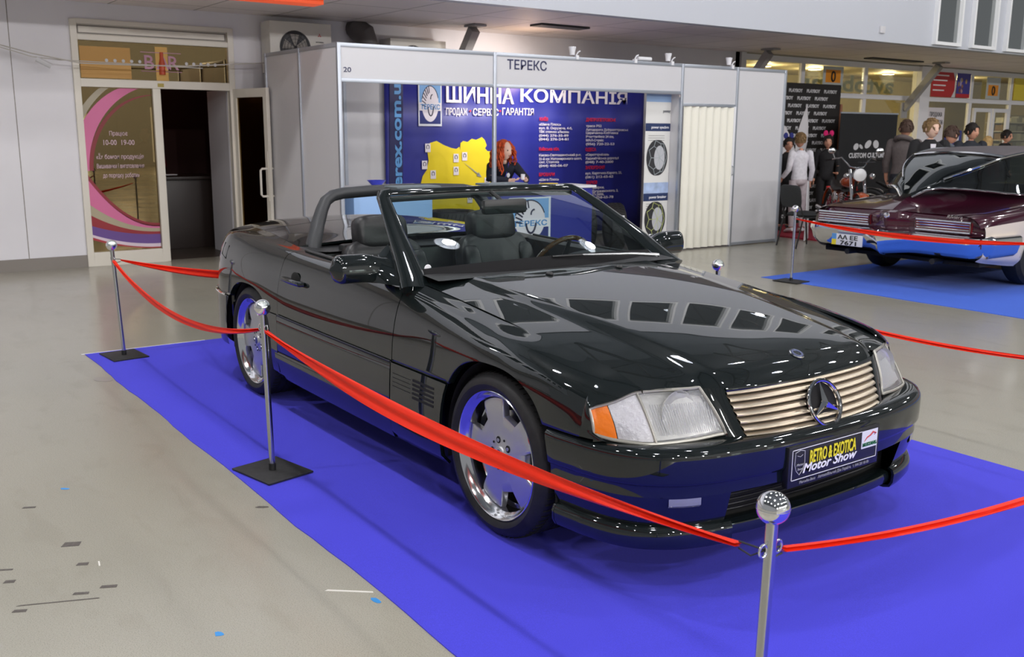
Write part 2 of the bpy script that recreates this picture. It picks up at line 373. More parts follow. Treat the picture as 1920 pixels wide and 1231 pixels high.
def lowband(nm, col, zl0, zl1, zr0, zr1, x):
    """strip sweeping from the left jamb down to the lower right of the pane"""
    P = []
    for i in range(31):
        t = i/30; y = lerp(.075, .835, t); k = (1-t)**2.1; P.append([(x, y, zr0+(zl0-zr0)*k), (x, y, zr1+(zl1-zr1)*k)])
    mb = MB(); mb.grid(P); mb.build(nm, mat(nm, col, .5), sp, smooth=False)
lowband('dark_red_swoosh', srgb(140,36,46), .98,1.04,.42,.46, -.0133)
lowband('pink_swoosh', srgb(216,112,160), .70,.98,.40,.43, -.0133)
lowband('grey_swoosh', srgb(176,166,140), .58,.70,.36,.40, -.0133)
lowband('red_swoosh', srgb(150,34,44), .46,.58,.33,.36, -.0133)
lowband('violet_swoosh', srgb(104,72,146), .36,.46,.22,.33, -.0133)
lowband('white_swoosh', srgb(222,206,220), .33,.36,.18,.22, -.0133)
lowband('thin_red_swoosh', srgb(170,50,60), .30,.33,.168,.18, -.0133)
LV = srgb(198,170,180); LILAC = mat('lilac_print', LV, .5)
for i, (t_, h_, w_) in enumerate((('Працює', .05, .2), ('10-00  19-00', .06, .34), ('«Їх бомон продукція', .05, .52), ('Вишиванки і виготовлення', .05, .52), ('до порядку роботи»', .05, .4))):
    mb = MB(); put(mb, t_, (-.013, .44, 1.47-.105*i-(.05 if i > 1 else 0)), (0,1,0), (1,0,0), h_, w_, .01, 'c')
    mb.build('opening_hours_line', LILAC, sp, smooth=False)
MB().box(.03,.034,.9,.97,2.02,2.06).build('plate', mat('brass_plate', srgb(180,160,70), .4), e, smooth=False)
# the open leaf, hinged at the right jamb and swung into the hall
lf = empty('door_1', (BW+.03, DY1-.02, 0)); lf.rotation_euler = (0,0,R(9)); struct(lf)
DW = .76
mb = MB(); mb.box(0,DW,-.02,.02,.02,.14); mb.box(0,DW,-.02,.02,1.92,2.02); mb.box(0,.07,-.02,.02,.14,1.92); mb.box(DW-.08,DW,-.02,.02,.14,1.92)
mb.build('door_frame', FRM, lf, smooth=False, bevel=.004)
MB().box(.07,DW-.08,-.004,.004,.14,1.92).build('door_glass', BG, lf, smooth=False)
mb = MB()
for s in (-1, 1): mb.tube([(DW-.04,s*.02,.78),(DW-.04,s*.09,.78),(DW-.04,s*.11,.8),(DW-.04,s*.11,1.08),(DW-.04,s*.09,1.1),(DW-.04,s*.02,1.1)], .013, 10)
mb.box(DW-.065,DW-.015,-.026,.026,.72,1.3); mb.build('door_handle', FRM, lf)
# the dim room behind
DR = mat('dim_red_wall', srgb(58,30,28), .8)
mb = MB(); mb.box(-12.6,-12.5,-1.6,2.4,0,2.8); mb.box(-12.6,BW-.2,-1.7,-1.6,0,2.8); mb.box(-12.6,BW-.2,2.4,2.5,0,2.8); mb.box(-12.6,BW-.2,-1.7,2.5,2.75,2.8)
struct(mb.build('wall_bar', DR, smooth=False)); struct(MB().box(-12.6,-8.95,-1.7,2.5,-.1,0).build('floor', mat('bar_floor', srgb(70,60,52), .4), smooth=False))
struct(MB().box(BW-.9,BW-.2,1.36,1.42,0,2.02).build('wall_reveal', WALLM, smooth=False))
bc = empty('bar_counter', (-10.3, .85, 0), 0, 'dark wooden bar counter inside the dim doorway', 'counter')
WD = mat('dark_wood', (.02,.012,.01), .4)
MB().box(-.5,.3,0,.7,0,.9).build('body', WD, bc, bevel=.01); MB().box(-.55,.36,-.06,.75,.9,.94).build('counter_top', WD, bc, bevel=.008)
tag(MB().box(-12.49,-12.46,.9,1.3,1.5,2.1).build('framed_picture', mat('picture_red', srgb(90,36,32), .5), bevel=.01), 'small dark red picture on the back wall of the bar', 'picture')
l = bpy.data.lights.new('bar_light', 'POINT'); l.energy = 5; l.color = (1,.45,.3); l.shadow_soft_size = .2
o = bpy.data.objects.new('bar_light', l); COL.objects.link(o); o.location = (-11.2,.6,2.5)

# ---- air conditioners, duct, cable
ACM = mat('ac_casing', srgb(214,211,204), .4); GR = mat('ac_grille', (.03,.03,.035), .5)
def aircon(y, z, w_, h_, lab, third=False):
    e = empty('air_conditioner', (BW, y, z), 0, lab, 'air conditioner')
    MB().box(.04,.32,0,w_,0,h_).build('casing', ACM, e, bevel=.012)
    MB().lathe([(.0,0),(.195,0),(.2,.008),(.0,.01)], (.315,w_*.40,h_*.5), (1,0,0)).build('fan_recess', GR, e)
    mb = MB()
    for r_ in (.06,.1,.14,.18): mb.tube([(.33, w_*.40+math.cos(a)*r_, h_*.5+math.sin(a)*r_) for a in [2*PI*k/28 for k in range(28)]], .0022, 5, closed=True)
    for k in range(12):
        a = 2*PI*k/12; mb.tube([(.33,w_*.4,h_*.5),(.33,w_*.4+math.cos(a)*.195,h_*.5+math.sin(a)*.195)], .002, 5)
    mb.build('fan_guard', GR if not third else ACM, e)
    mb = MB()
    for k in range(5):
        a0 = 2*PI*k/5; mb.prism([(0.02*math.cos(a0),.02*math.sin(a0)),(.16*math.cos(a0),.16*math.sin(a0)),(.17*math.cos(a0+.7),.17*math.sin(a0+.7)),(.03*math.cos(a0+1),.03*math.sin(a0+1))], (.3251,w_*.4,h_*.5),(0,1,0),(0,0,1),(.003,0,0))
    mb.build('fan_blades', SK, e)
    mb = MB(); c = Vector((.322,w_*.8,h_*.76))
    if not third:
        for a in (90,210,330):
            d = Vector((0, math.cos(R(a)), math.sin(R(a)))); p = Vector((0,-d.z,d.y)); s_ = .026
            mb.quad(c, c+(d+p*.58)*s_*.5, c+d*s_, c+(d-p*.58)*s_*.5)
        mb.build('emblem', mat('emblem_red', srgb(200,60,50), .5), e, smooth=False, solid=.001)
        mb = MB(); put(mb, 'MITSUBISHI', (.322,w_*.8,h_*.62), (0,1,0), (1,0,0), .013, .1, .01, 'c'); mb.build('lettering', GR, e, smooth=False)
    else:
        put(mb, 'GENERAL', (.322,w_*.8,h_*.62), (0,1,0), (1,0,0), .03, .17, .02, 'c'); mb.build('lettering', GR, e, smooth=False)
aircon(1.74, 2.22, .80, .60, 'cream air conditioner unit high on the wall beside the bar door')
aircon(3.36, 2.16, .84, .55, 'cream air conditioner unit half hidden behind the stand header', True)
e = empty('ventilation_duct', (BW, 3.03, 2.3), 0, 'dark bulging ventilation duct with silver collar between the two air conditioners', 'duct')
MB().tube([(.18,.12,.1),(.17,.11,.3),(.14,.05,.45),(.06,-.02,.52),(0,-.02,.52)], [.1,.12,.15,.14,.12], 18).build('hood', mat('duct_grey', srgb(92,88,88), .6), e)
MB().lathe([(.105,0),(.11,0),(.11,.15),(.105,.15)], (.18,.12,.05), n=24).build('collar', W_['chrome'], e)
mb = MB(); mb.tube([hit(0,84,0,-8.6), hit(60,100,0,-8.55), hit(150,118,0,-8.5), hit(250,122,0,-8.5), hit(350,124,0,-8.5), hit(495,118,0,-8.5)], .007, 6)
mb.tube([hit(0,88,0,-8.6), hit(60,106,0,-8.55), hit(110,112,0,-8.55), hit(250,120,0,-8.5), hit(380,128,0,-8.5)], .006, 6)
tag(mb.build('cable', mat('beige_cable', srgb(188,184,178), .5)), 'pale twin cable drooping across the wall and the BAR transom', 'cable')
a, b_ = hit(68,110,0,-8.50), hit(96,124,0,-8.48); tag(MB().tube([a, b_], .03, 10).build('cable_joint_box', W_['lam']), 'small white tube joint hanging on the drooping cable', 'box')

# ---- glazed shop front to the right
GF = struct(MB().box(BW-.06,BW+.05,10.3,10.42,0,2.9).build('trim_2', W_['white'], smooth=False))
GL = glass('shop_glass', (.80,.78,.66), .04)
FRW = mat('shopfront_white', srgb(226,226,232), .4)
vy = [10.42, 11.0+.95, 13.9, 15.62, 15.95, 17.65, 19.3, 21.0, 23]
sf = empty('shop_front', (BW, 10.42, 0), 0, 'white framed glazed shop front with posters along the back of the hall', 'shop front')
mb = MB()
for v in (11.98, 13.86): mb.box(-.04,.03,v-10.42-.05,v-10.42+.05,0,2.84)
for v in (17.62,19.25,21.0): mb.box(-.04,.03,v-10.42-.05,v-10.42+.05,0,2.84)
mb.box(-.05,.04,0,13,2.78,2.88); mb.box(-.05,.04,0,5.2,2.20,2.29); mb.box(-.05,.04,5.5,13,2.20,2.29); mb.box(-.04,.03,0,13,0,.12)
mb.build('frame', FRW, sf, smooth=False, bevel=.004)
MB().box(-.10,.10,5.18,5.52,0,2.88).build('column', WALLM, sf, smooth=False)
for a, b_ in ((.02,1.5),(1.62,3.38),(3.5,5.2),(5.52,7.14),(7.26,8.78),(8.9,10.5),(10.6,13)):
    for z0_, z1_ in ((.12,2.2),(2.29,2.78)): MB().box(-.012,-.004,a,b_,z0_,z1_).build('glass_pane', GL, sf, smooth=False)
dr = MB().box(.0,.05,7.34,7.42,0,2.1).box(.0,.05,8.0,8.08,0,2.1).box(.0,.05,7.42,8.0,2.02,2.1).box(.0,.05,7.42,8.0,0,.1).build('door_leaf', FRW, sf, smooth=False)
MB().box(.0,.05,8.12,8.2,0,2.1).box(.0,.05,8.7,8.78,0,2.1).box(.0,.05,8.2,8.7,2.02,2.1).box(.0,.05,8.2,8.7,0,.1).build('door_leaf', FRW, sf, smooth=False)
ROOMW = mat('shop_wall', srgb(150,138,100), .7)
mb = MB(); mb.box(-12.6,-12.5,3.9,24,0,2.9); mb.box(-12.6,BW,10.2,10.3,0,2.9); mb.box(-12.6,BW,23.9,24,0,2.9); struct(mb.build('wall_shop', ROOMW, smooth=False))
struct(MB().box(-12.6,-8.95,10.3,24,-.1,0).build('floor', mat('shop_floor', srgb(150,140,120), .4), smooth=False)); struct(MB().box(-12.6,BW,10.3,24,2.88,2.95).build('ceiling', mat('shop_ceiling', srgb(186,176,150), .6), smooth=False))
for y_ in (11.3, 13.0, 14.6, 17.2, 20.2):
    e = empty('downlight', (-10.6, y_, 2.87), 0, 'round recessed downlight in the shop ceiling behind the glazing', 'lamp', 'shop downlights')
    MB().lathe([(.14,.0),(.13,-.02),(.12,0),(0,.002)], n=24).build('ring', W_['white'], e); MB().lathe([(0,-.004),(.12,-.004)], n=24).build('diffuser', mat('warm_diffuser', (1,.9,.7), .5, emit=(1,.9,.68), es=6), e)
    l = bpy.data.lights.new('downlight', 'POINT'); l.energy = 75; l.color = (1,.88,.62); l.shadow_soft_size = .15; o = bpy.data.objects.new('shop_light', l); COL.objects.link(o); o.parent = e; o.location = (0,0,-.15)
# lettering seen reversed through the glass (written for the street side)
mb = MB(); g_ = mat('ghost_lettering', srgb(200,205,190), .6)
v_, f_, wd = txt('avtobazar', .03); mb.add((v_, f_), Matrix.Translation((-.02, 13.9-10.42+.95, 2.33)) @ Matrix(((0,0,-1,0),(-1,0,0,0),(0,1,0,0),(0,0,0,1))) @ Matrix.Diagonal((2.9/wd,.42,1,1)).to_4x4())
mb.build('reversed_lettering', g_, sf, smooth=False)
def poster(y0, y1, z0, z1, col, nm, lab, x=BW+.045):
    e = empty('poster', (x, y0, z0), 0, lab, 'poster'); MB().box(0,.004,0,y1-y0,0,z1-z0).build('sheet', mat(nm, col, .5), e, smooth=False); return e
for y0_, y1_, lab in ((12.52,13.12,'orange poster with a dark emblem high in the glazing, left one by the black banner'),(18.15,18.72,'orange poster with a dark emblem above the shop doors')):
    e = poster(y0_, y1_, 2.30 if y0_ > 15 else 2.40, 2.76, srgb(190,196,196), 'poster_grey', lab)
    MB().box(.004,.006,.08,y1_-y0_-.08,.07,.30).build('orange_field', mat('orange_field', srgb(236,150,30), .5), e, smooth=False)
    w2 = (y1_-y0_)/2; MB().tube([(.008, w2+math.cos(2*PI*k/16)*.05, .18+math.sin(2*PI*k/16)*.085) for k in range(16)], .018, 5, closed=True).build('emblem_ring', W_['black'], e)
e = poster(16.05, 16.95, 2.30, 2.80, srgb(190,44,46), 'poster_red', 'red poster with white text lines in the top glazing behind the strut')
mb = MB()
for k in range(4): mb.box(.004,.006,.06,.62-.05*k,.42-.1*k,.445-.1*k)
mb.build('text_lines', W_['ltxt'], e, smooth=False)
MB().prism([(.9,0),(.9,.5),(.78,.5),(.86,.36),(.86,.14),(.76,0)], (.0045,0,0),(0,1,0),(0,0,1),(.001,0,0)).build('white_edge', W_['white'], e, smooth=False)
e = poster(16.98, 17.5, 2.30, 2.80, srgb(66,60,150), 'poster_violet', 'violet collage poster next to the red one in the top glazing')
rr = random.Random(4)
for k in range(9):
    a, b_ = rr.uniform(.05,.38), rr.uniform(.12,.38); MB().sphere((.005,a,b_), (.002,.035,.05), 8, 6).build('collage_spot', mat('collage', (rr.random()*.6,rr.random()*.4,rr.random()*.6), .5), e)
MB().box(.004,.006,0,.52,0,.08).build('red_footer', mat('poster_red2', srgb(200,40,50), .5), e, smooth=False)
e = poster(15.99, 16.62, .9, 2.08, srgb(222,216,222), 'paper_sheet', 'white paper notice ПРОДАЖА КАТАЛОГОВ taped to the glazing')
mb = MB(); put(mb, 'ПРОДАЖА', (.006,.315,1.0), (0,1,0), (1,0,0), .09, .46, .01, 'c'); mb.build('notice_line', W_['black'], e, smooth=False); mb = MB(); put(mb, 'КАТАЛОГОВ', (.006,.315,.84), (0,1,0), (1,0,0), .09, .54, .01, 'c'); mb.build('notice_line', W_['black'], e, smooth=False)
e = poster(16.7, 17.35, .9, 1.62, srgb(52,60,140), 'poster_blue', 'blue notice lower on the glazing beside the white paper')
mb = MB(); mb.box(.004,.006,.06,.36,.56,.6); mb.box(.004,.006,.06,.34,.46,.5); mb.box(.004,.006,.42,.55,.48,.6); mb.build('text_lines', W_['ltxt'], e, smooth=False)
poster(19.32, 20.6, 2.30, 2.78, srgb(226,206,60), 'poster_yellow', 'yellow panel in the top glazing at the right edge')
sh = empty('display_shelf', (BW-.7, 19.6, 0), 0, 'stocked shelving unit seen through the glazing at the right edge', 'shelf')
for k in range(9): MB().box(0,.4,0,1.8,.2+.2*k,.22+.2*k).build('shelf_board', FRW, sh, smooth=False)
mb = MB(); mb.box(0,.03,0,1.8,0,2.0); mb.build('shelf_back', ROOMW, sh, smooth=False)
rr = random.Random(9); SKU = [mat('sku_%s' % n_, c_, .5) for n_, c_ in (('grey', srgb(150,150,150)), ('brown', srgb(140,110,70)), ('white', srgb(220,220,220)))]
for k in range(5,9):
    for j in range(5): e = MB().box(BW-.5,BW-.32,19.68+.34*j,19.68+.34*j+rr.uniform(.16,.28),.222+.2*k-.0,.222+.2*k+rr.uniform(.09,.15)).build('carton', SKU[rr.randrange(3)], smooth=False); tag(e, 'small carton on the shelving behind the glazing', 'box', 'cartons on the shelving')
# ================================================================ the dark roadster
PAINT = mat('black_green_metallic_paint', (.0045,.0075,.0078), .35, metal=.0, spec=.035, coat=1.0, coat_rough=.015); PAINT.node_tree.nodes['Principled BSDF'].inputs['Coat IOR'].default_value = 1.7
GAP = mat('shadow_black', (.004,.004,.004), .9)
LEATH = mat('black_leather', (.014,.014,.016), .36, spec=.5, bump=(90,.25,.002))
TRIM = mat('black_trim', (.02,.021,.022), .4)
CAR = empty('convertible_car', (0,0,.0055), 0, 'dark green-black open two-seat roadster with roll bar up, parked on the blue carpet', 'car')
KX = [.66,.55,.45,.3,.1,-.1,-.35,-.6,-.78,-1.3,-1.9,-2.06,-2.4,-2.7,-3.0,-3.3,-3.58]
def ln(ys, zs): return pchip(KX, ys), pchip(KX, zs)
FL = [
 ln([.685,.705,.715,.725,.735,.74,.745,.747,.752,.765,.765,.755,.72,.68,.66,.64,.62],[.68,.728,.75,.772,.797,.813,.841,.868,.882,.892,.905,.914,.932,.942,.945,.94,.925]),
 ln([.735,.775,.80,.815,.825,.825,.822,.82,.82,.826,.826,.822,.812,.805,.795,.785,.78],[.66,.70,.724,.748,.775,.79,.817,.842,.856,.868,.882,.890,.908,.918,.920,.912,.90]),
 ln([.80,.83,.856,.873,.880,.882,.876,.869,.867,.869,.872,.874,.876,.874,.866,.858,.85],[.62,.65,.672,.70,.722,.732,.742,.752,.757,.765,.777,.783,.80,.81,.81,.80,.79]),
 ln([.83,.852,.873,.889,.897,.897,.893,.889,.889,.893,.897,.899,.901,.898,.892,.885,.88],[.575,.59,.60,.625,.66,.668,.645,.632,.63,.63,.635,.645,.675,.675,.65,.64,.64]),
 ln([.85,.865,.88,.892,.898,.898,.896,.894,.894,.897,.900,.901,.902,.900,.895,.89,.885],[.53,.53,.53,.535,.54,.545,.545,.545,.546,.549,.553,.555,.555,.555,.555,.555,.555]),
 ln([.85,.865,.885,.895,.900,.900,.902,.902,.902,.904,.904,.904,.904,.902,.897,.892,.887],[.34]*17),
 ln([.82,.84,.86,.87,.878,.88,.885,.888,.888,.888,.886,.884,.882,.88,.875,.87,.865],[.21,.21,.205,.2,.2,.2,.2,.2,.2,.2,.2,.2,.2,.21,.22,.24,.26]),
 ln([.74,.76,.78,.79,.80,.80,.81,.815,.815,.815,.815,.81,.81,.80,.79,.78,.77],[.175]*12+[.18,.19,.2,.22,.24])]
def tailf(x):
    if x > -2.87: return 1
    k = min(1, (-2.87-x)/.63); return max(0, (1-k**2.6))**(1/2.6)
def prof(x):
    return [(yf(x)*tailf(x), zf(x)) for yf, zf in FL]
_pc = {}
def side(x, t):
    k = round(x, 5)
    if k not in _pc:
        P = prof(x); T = list(range(8)); _pc[k] = (pchip(T, [p[0] for p in P]), pchip(T, [p[1] for p in P]))
    a, b_ = _pc[k]; return a(t), b_(t)
def tz(x, z):
    lo, hi = 0.0, 7.0
    for _ in range(22):
        m_ = (lo+hi)/2
        if side(x, m_)[1] > z: lo = m_
        else: hi = m_
    return lo
def Y(x, z): return side(x, tz(x, z))[0]
def flange(P, d=.009):
    """fold the border of a point grid inwards so a panel has a real edge"""
    n, m_ = len(P), len(P[0]); P = [[Vector(p) for p in r] for r in P]
    def nor(i, j):
        a = P[min(i+1,n-1)][j]-P[max(i-1,0)][j]; b_ = P[i][min(j+1,m_-1)]-P[i][max(j-1,0)]; c = a.cross(b_)
        return c.normalized() if c.length > 1e-9 else Vector((0,0,1))
    cen = P[n//2][m_//2]; s_ = 1 if nor(n//2, m_//2).dot(cen - Vector((cen.x*.6-.6, 0, .35))) > 0 else -1
    def ins(i, j): return P[i][j]-nor(i, j)*s_*d
    out = []
    for i in range(n): out.append([ins(i,0)]+P[i]+[ins(i,m_-1)])
    top = [ins(0,0)]+[ins(0,j) for j in range(m_)]+[ins(0,m_-1)]; bot = [ins(n-1,0)]+[ins(n-1,j) for j in range(m_)]+[ins(n-1,m_-1)]
    return [top]+out+[bot]
def both(fn):
    """run a builder for both flanks; fn(s) with s=-1 the near flank"""
    for s in (-1, 1): fn(s)
def arch(x, cx, a, b_, n=2.5, zc=.325):
    k = abs(x-cx)/a
    return zc + b_*(max(0, 1-k**n))**(1/n) if k < 1 else 0
def archx(z, a, b_, n=2.5, zc=.325):
    k = max(0, (z-zc)/b_); return a*(max(0, 1-k**n))**(1/n) if z > zc else a
def xs_arch(x0, x1, cx, a, n=60):
    L = [lerp(x0, x1, i/n) for i in range(n+1)] + [cx+a*math.cos(PI*i/36) for i in range(37)]
    return sorted(set(round(v, 5) for v in L if min(x0,x1)-1e-6 <= v <= max(x0,x1)+1e-6))
G_ = .0028
# ---- hood
z0 = pchip([.80,.775,.698,.6,.4,.2,0,-.3,-.53,-.66,-.8], [.722,.728,.747,.771,.806,.836,.862,.893,.912,.922,.932])
XT = pchip([0,.2,.414,.5,.6,.70,.78,.83], [.775,.765,.735,.694,.655,.60,.548,.505])
KC = pchip([-.8,0,.45,.62], [.042,.06,.074,.088])
def crown(x, y):
    y = abs(y); c = lerp(.45, .56, ss(.7, -.6, x))
    return (.80*(y/.745)**2.3+.20*ss(c-.035, c+.035, y))*KC(x)
def HZ(x, y):
    d = XT(abs(y))-x; r_ = .047*max(0, 1-d/.085)**2.2*(1-.95*ss(.42, .62, abs(y))) if d < .085 else 0
    return z0(x) - crown(x, y) - r_
def hoodrow(y0_, y1_):
    pass
def shuty(x): return FL[0][0](x)
nY = 64; P = []
for i in range(0, 71):
    u = i/70; u = 1-(1-u)**1.35
    row = []
    for j in range(nY+1):
        s = -1+2*j/nY
        yf = .70*s; xf = XT(abs(yf))-.001; xc = -.61-.135*abs(s)**2.2
        x = lerp(xc, xf, u); yv = s*(lerp(shuty(xc), .70, ss(0,1,u)) if u < 1 else .70)
        yv = s*min(shuty(min(x,.66))-G_, .745); 
        row.append(Vector((x, yv, HZ(x, yv))))
    P.append(row)
P[-1] = [Vector((XT(abs(p.y))-.0005, p.y, HZ(XT(abs(p.y)), p.y))) for p in P[-1]]
HOOD = MB().grid(flange(P, .014)).build('hood', PAINT, CAR, ang=50)
# ---- front face helper: surface between plan curves at z .53 and .68
XB = pchip([0,.2,.378,.446,.58,.71,.79,.845], [.862,.848,.812,.778,.745,.697,.625,.55])
def FX(y, z): y = abs(y); return lerp(XB(y), XT(y), (z-.53)/.15)
# painted surround around the grille opening
gw = lambda z: lerp(.378, .414, (z-.511)/(.671-.511))
mb = MB()
for s in (-1, 1):
    P = []
    for i in range(11):
        z = lerp(.506, .688, i/10); o_ = lerp(.450, .497, i/10)
        P.append([Vector((FX(y_, z)-dx, s*y_, z)) for y_, dx in ((gw(z)-.002,.03),(gw(z)+.004,.004),(gw(z)+.014,0),(lerp(gw(z),o_,.6),.0),(o_-.006,.003),(o_,.014))])
    mb.grid(P)
P = []
for i in range(41):
    y = -.414+.828*i/40; zt = .678-.0*abs(y); P.append([Vector((FX(y,.69)-.0, y, .690)), Vector((FX(y,.68)+.002, y, .681)), Vector((FX(y,.672)-.004,y,.672)), Vector((FX(y,.672)-.03,y,.671))])
mb.grid(P); P = []
for i in range(41):
    y = -.45+.9*i/40; P.append([Vector((FX(y,.52)-.03, y, .515)), Vector((FX(y,.51)+.004, y, .511)), Vector((FX(y,.505)+.006,y,.502)), Vector((FX(y,.50)-.004,y,.494)), Vector((FX(y,.49)-.03,y,.49))])
mb.grid(P)
mb.build('grille_surround', PAINT, HOOD, ang=60)
# grille: slats behind, chrome star ring
SLAT = mat('champagne_slat', srgb(196,184,164), .28, .75)
mb = MB(); P = []
for i in range(31):
    y = -.42+.84*i/30; P.append([Vector((FX(y, z)-.05, y, z)) for z in (.50, .60, .69)])
mb.grid(P).build('grille_backing', GAP, CAR)
for k in range(7):
    zc_ = .522+k*.0238; P = []
    hw = gw(zc_)+.0
    for i in range(41):
        y = -hw+2*hw*i/40; x = FX(y, zc_)
        P.append([Vector((x-.034, y, zc_+.0135)), Vector((x-.016,y,zc_+.0125)), Vector((x-.004,y,zc_+.0065)), Vector((x-.001,y,zc_+.001)), Vector((x-.004,y,zc_-.0035)), Vector((x-.030, y, zc_-.003))])
    MB().grid(P).build('grille_slat', SLAT, CAR, ang=60)
sc = Vector((FX(0,.593)+.012, 0, .593)); sn = Vector((1,0,.42)).normalized(); su = Vector((0,1,0)); sw = sn.cross(su)
def ring(o, n_, r_, t, name, m_, parent, N=48):
    u, w_ = su, n_.cross(su)
    return MB().tube([o+u*math.cos(2*PI*k/N)*r_+w_*math.sin(2*PI*k/N)*r_ for k in range(N)], t, 10, closed=True).build(name, m_, parent)
STAR = MB()
for a in (90, 210, 330):
    d = su*math.cos(R(a))+sw*math.sin(R(a)); p = su*math.cos(R(a+90))+sw*math.sin(R(a+90))
    c = sc; tip = sc+d*.083; h = sn*.016
    b1 = sc+(su*math.cos(R(a+60))+sw*math.sin(R(a+60)))*.016; b2 = sc+(su*math.cos(R(a-60))+sw*math.sin(R(a-60)))*.016
    STAR.quad(b1, tip, c+h); STAR.quad(tip, b2, c+h)
star = STAR.build('grille_star', W_['chrome'], CAR, smooth=False)
ring(sc, sn, .0835, .0075, 'star_ring', W_['chrome'], star)
MB().lathe([(0,-.016),(.080,-.016),(.080,-.012),(0,-.012)], sc, sn, n=40).build('star_backing', GAP, star)
# hood badge and washer jets
bz = Vector((.70,0,HZ(.70,0)+.003)); bn = Vector((.42,0,1)).normalized()
bd = MB().lathe([(0,-.004),(.026,-.004),(.029,0),(.027,.004),(.02,.003),(0,.0035)], bz, bn, n=32).build('hood_badge', W_['chrome'], CAR)
MB().lathe([(.015,.0035),(.0165,.0052),(.022,.0052),(.0235,.0035)], bz, bn, n=32).build('badge_ring', mat('badge_enamel', srgb(60,70,110), .3), bd)
for s in (-1, 1):
    MB().sphere((-.53, s*.21, HZ(-.53,.21)+.004), (.022,.016,.010)).build('washer_jet', TRIM, CAR)
# ---- front fenders
def fender(s):
    mb = MB()
    X = xs_arch(-.777, .50, 0, .355, 70); P = []
    for x in X:
        zb = max((.547 if x < 0 else .533)+.001, arch(x, 0, .355, .362)); t1 = tz(x, zb)
        P.append([Vector((x, s*y_, z_)) for y_, z_ in (side(x, lerp(.0, t1, j/26)) for j in range(27))])
    # lip of the arch turned inwards
    P2 = [[r[-1], r[-1]+Vector((0, -s*.004, -.004)), r[-1]+Vector((0,-s*.03,-.004))] for r in P]
    mb.grid([[ (r[0]+Vector((0,-s*.001,-.012)))]+r for r in P]); mb.grid(P2)
    mb.grid([[p+Vector((0,-s*.012,0)) for p in P[0]], P[0]])
    # piece ahead of the arch: lofted to the outline of the headlamp
    t9 = tz(.50, .535); A0 = []; B0_ = []
    for j in range(41):
        f = j/40; t_ = t9*f; y_, z_ = side(.50, t_); A0.append(Vector((.50, s*y_, z_)))
        if f < .5:
            ay = lerp(.690, .846, ss(0,.5,f)*.4+.6*f/.5); z = pchip([.60,.70,.78,.86], [.690,.684,.655,.625])(ay)+.011*(1-.3*f); B0_.append(Vector((FX(ay, z-.011)+.010+.004*f, s*(ay+.004*f), z)))
        elif f < .86:
            z = lerp(.640, .556, (f-.5)/.36); B0_.append(Vector((FX(.848, z)+.006+.002, s*(.853+.004*math.sin(PI*(f-.5)/.36)), z)))
        else:
            g = (f-.86)/.14; B0_.append(Vector((lerp(FX(.848,.556)+.008, .60, g), s*lerp(.853,.838,g), lerp(.556,.536,g))))
    P = [[a_.lerp(b_, i/12)+Vector((0, s*.004*math.sin(PI*i/12), .003*math.sin(PI*i/12)*(1-j/40))) for j, (a_, b_) in enumerate(zip(A0, B0_))] for i in range(13)]
    mb.grid(P); mb.grid([P[-1], [p+Vector((-.014,-s*.014,-.006)) for p in P[-1]]]); mb.grid([[r[0]+Vector((0,s*.0,-.014)) , r[0]] for r in P])
    mb.build('front_fender', PAINT, CAR, ang=50)
    # lower cladding between arch and door with vent
    P = []
    for i in range(9):
        z = lerp(.543, .185, i/8); xa = -archx(z, .355, .362)
        P.append([Vector((lerp(-.777, xa-.002, j/14), s*(Y(lerp(-.777, xa, j/14), z)+.006), z)) for j in range(15)])
    c = MB().grid(flange(P, .012)).build('lower_cladding', PAINT, CAR, ang=50)
    mb = MB()
    for k in range(5):
        z = .505-.019*k; mb.box(-.58, -.405, s*(Y(-.5,z)+.0045)-.0035, s*(Y(-.5,z)+.0045)+.0035, z-.0065, z+.0035)
    mb.build('vent_slots', GAP, c, smooth=False)
    mb = MB()
    for k in range(4):
        z = .5-.019*k; mb.box(-.755, -.60, s*(Y(-.7,z)+.0065)-.001, s*(Y(-.7,z)+.0065)+.001, z-.001, z+.001)
    mb.build('vent_ribs', GAP, c, smooth=False)
both(fender)
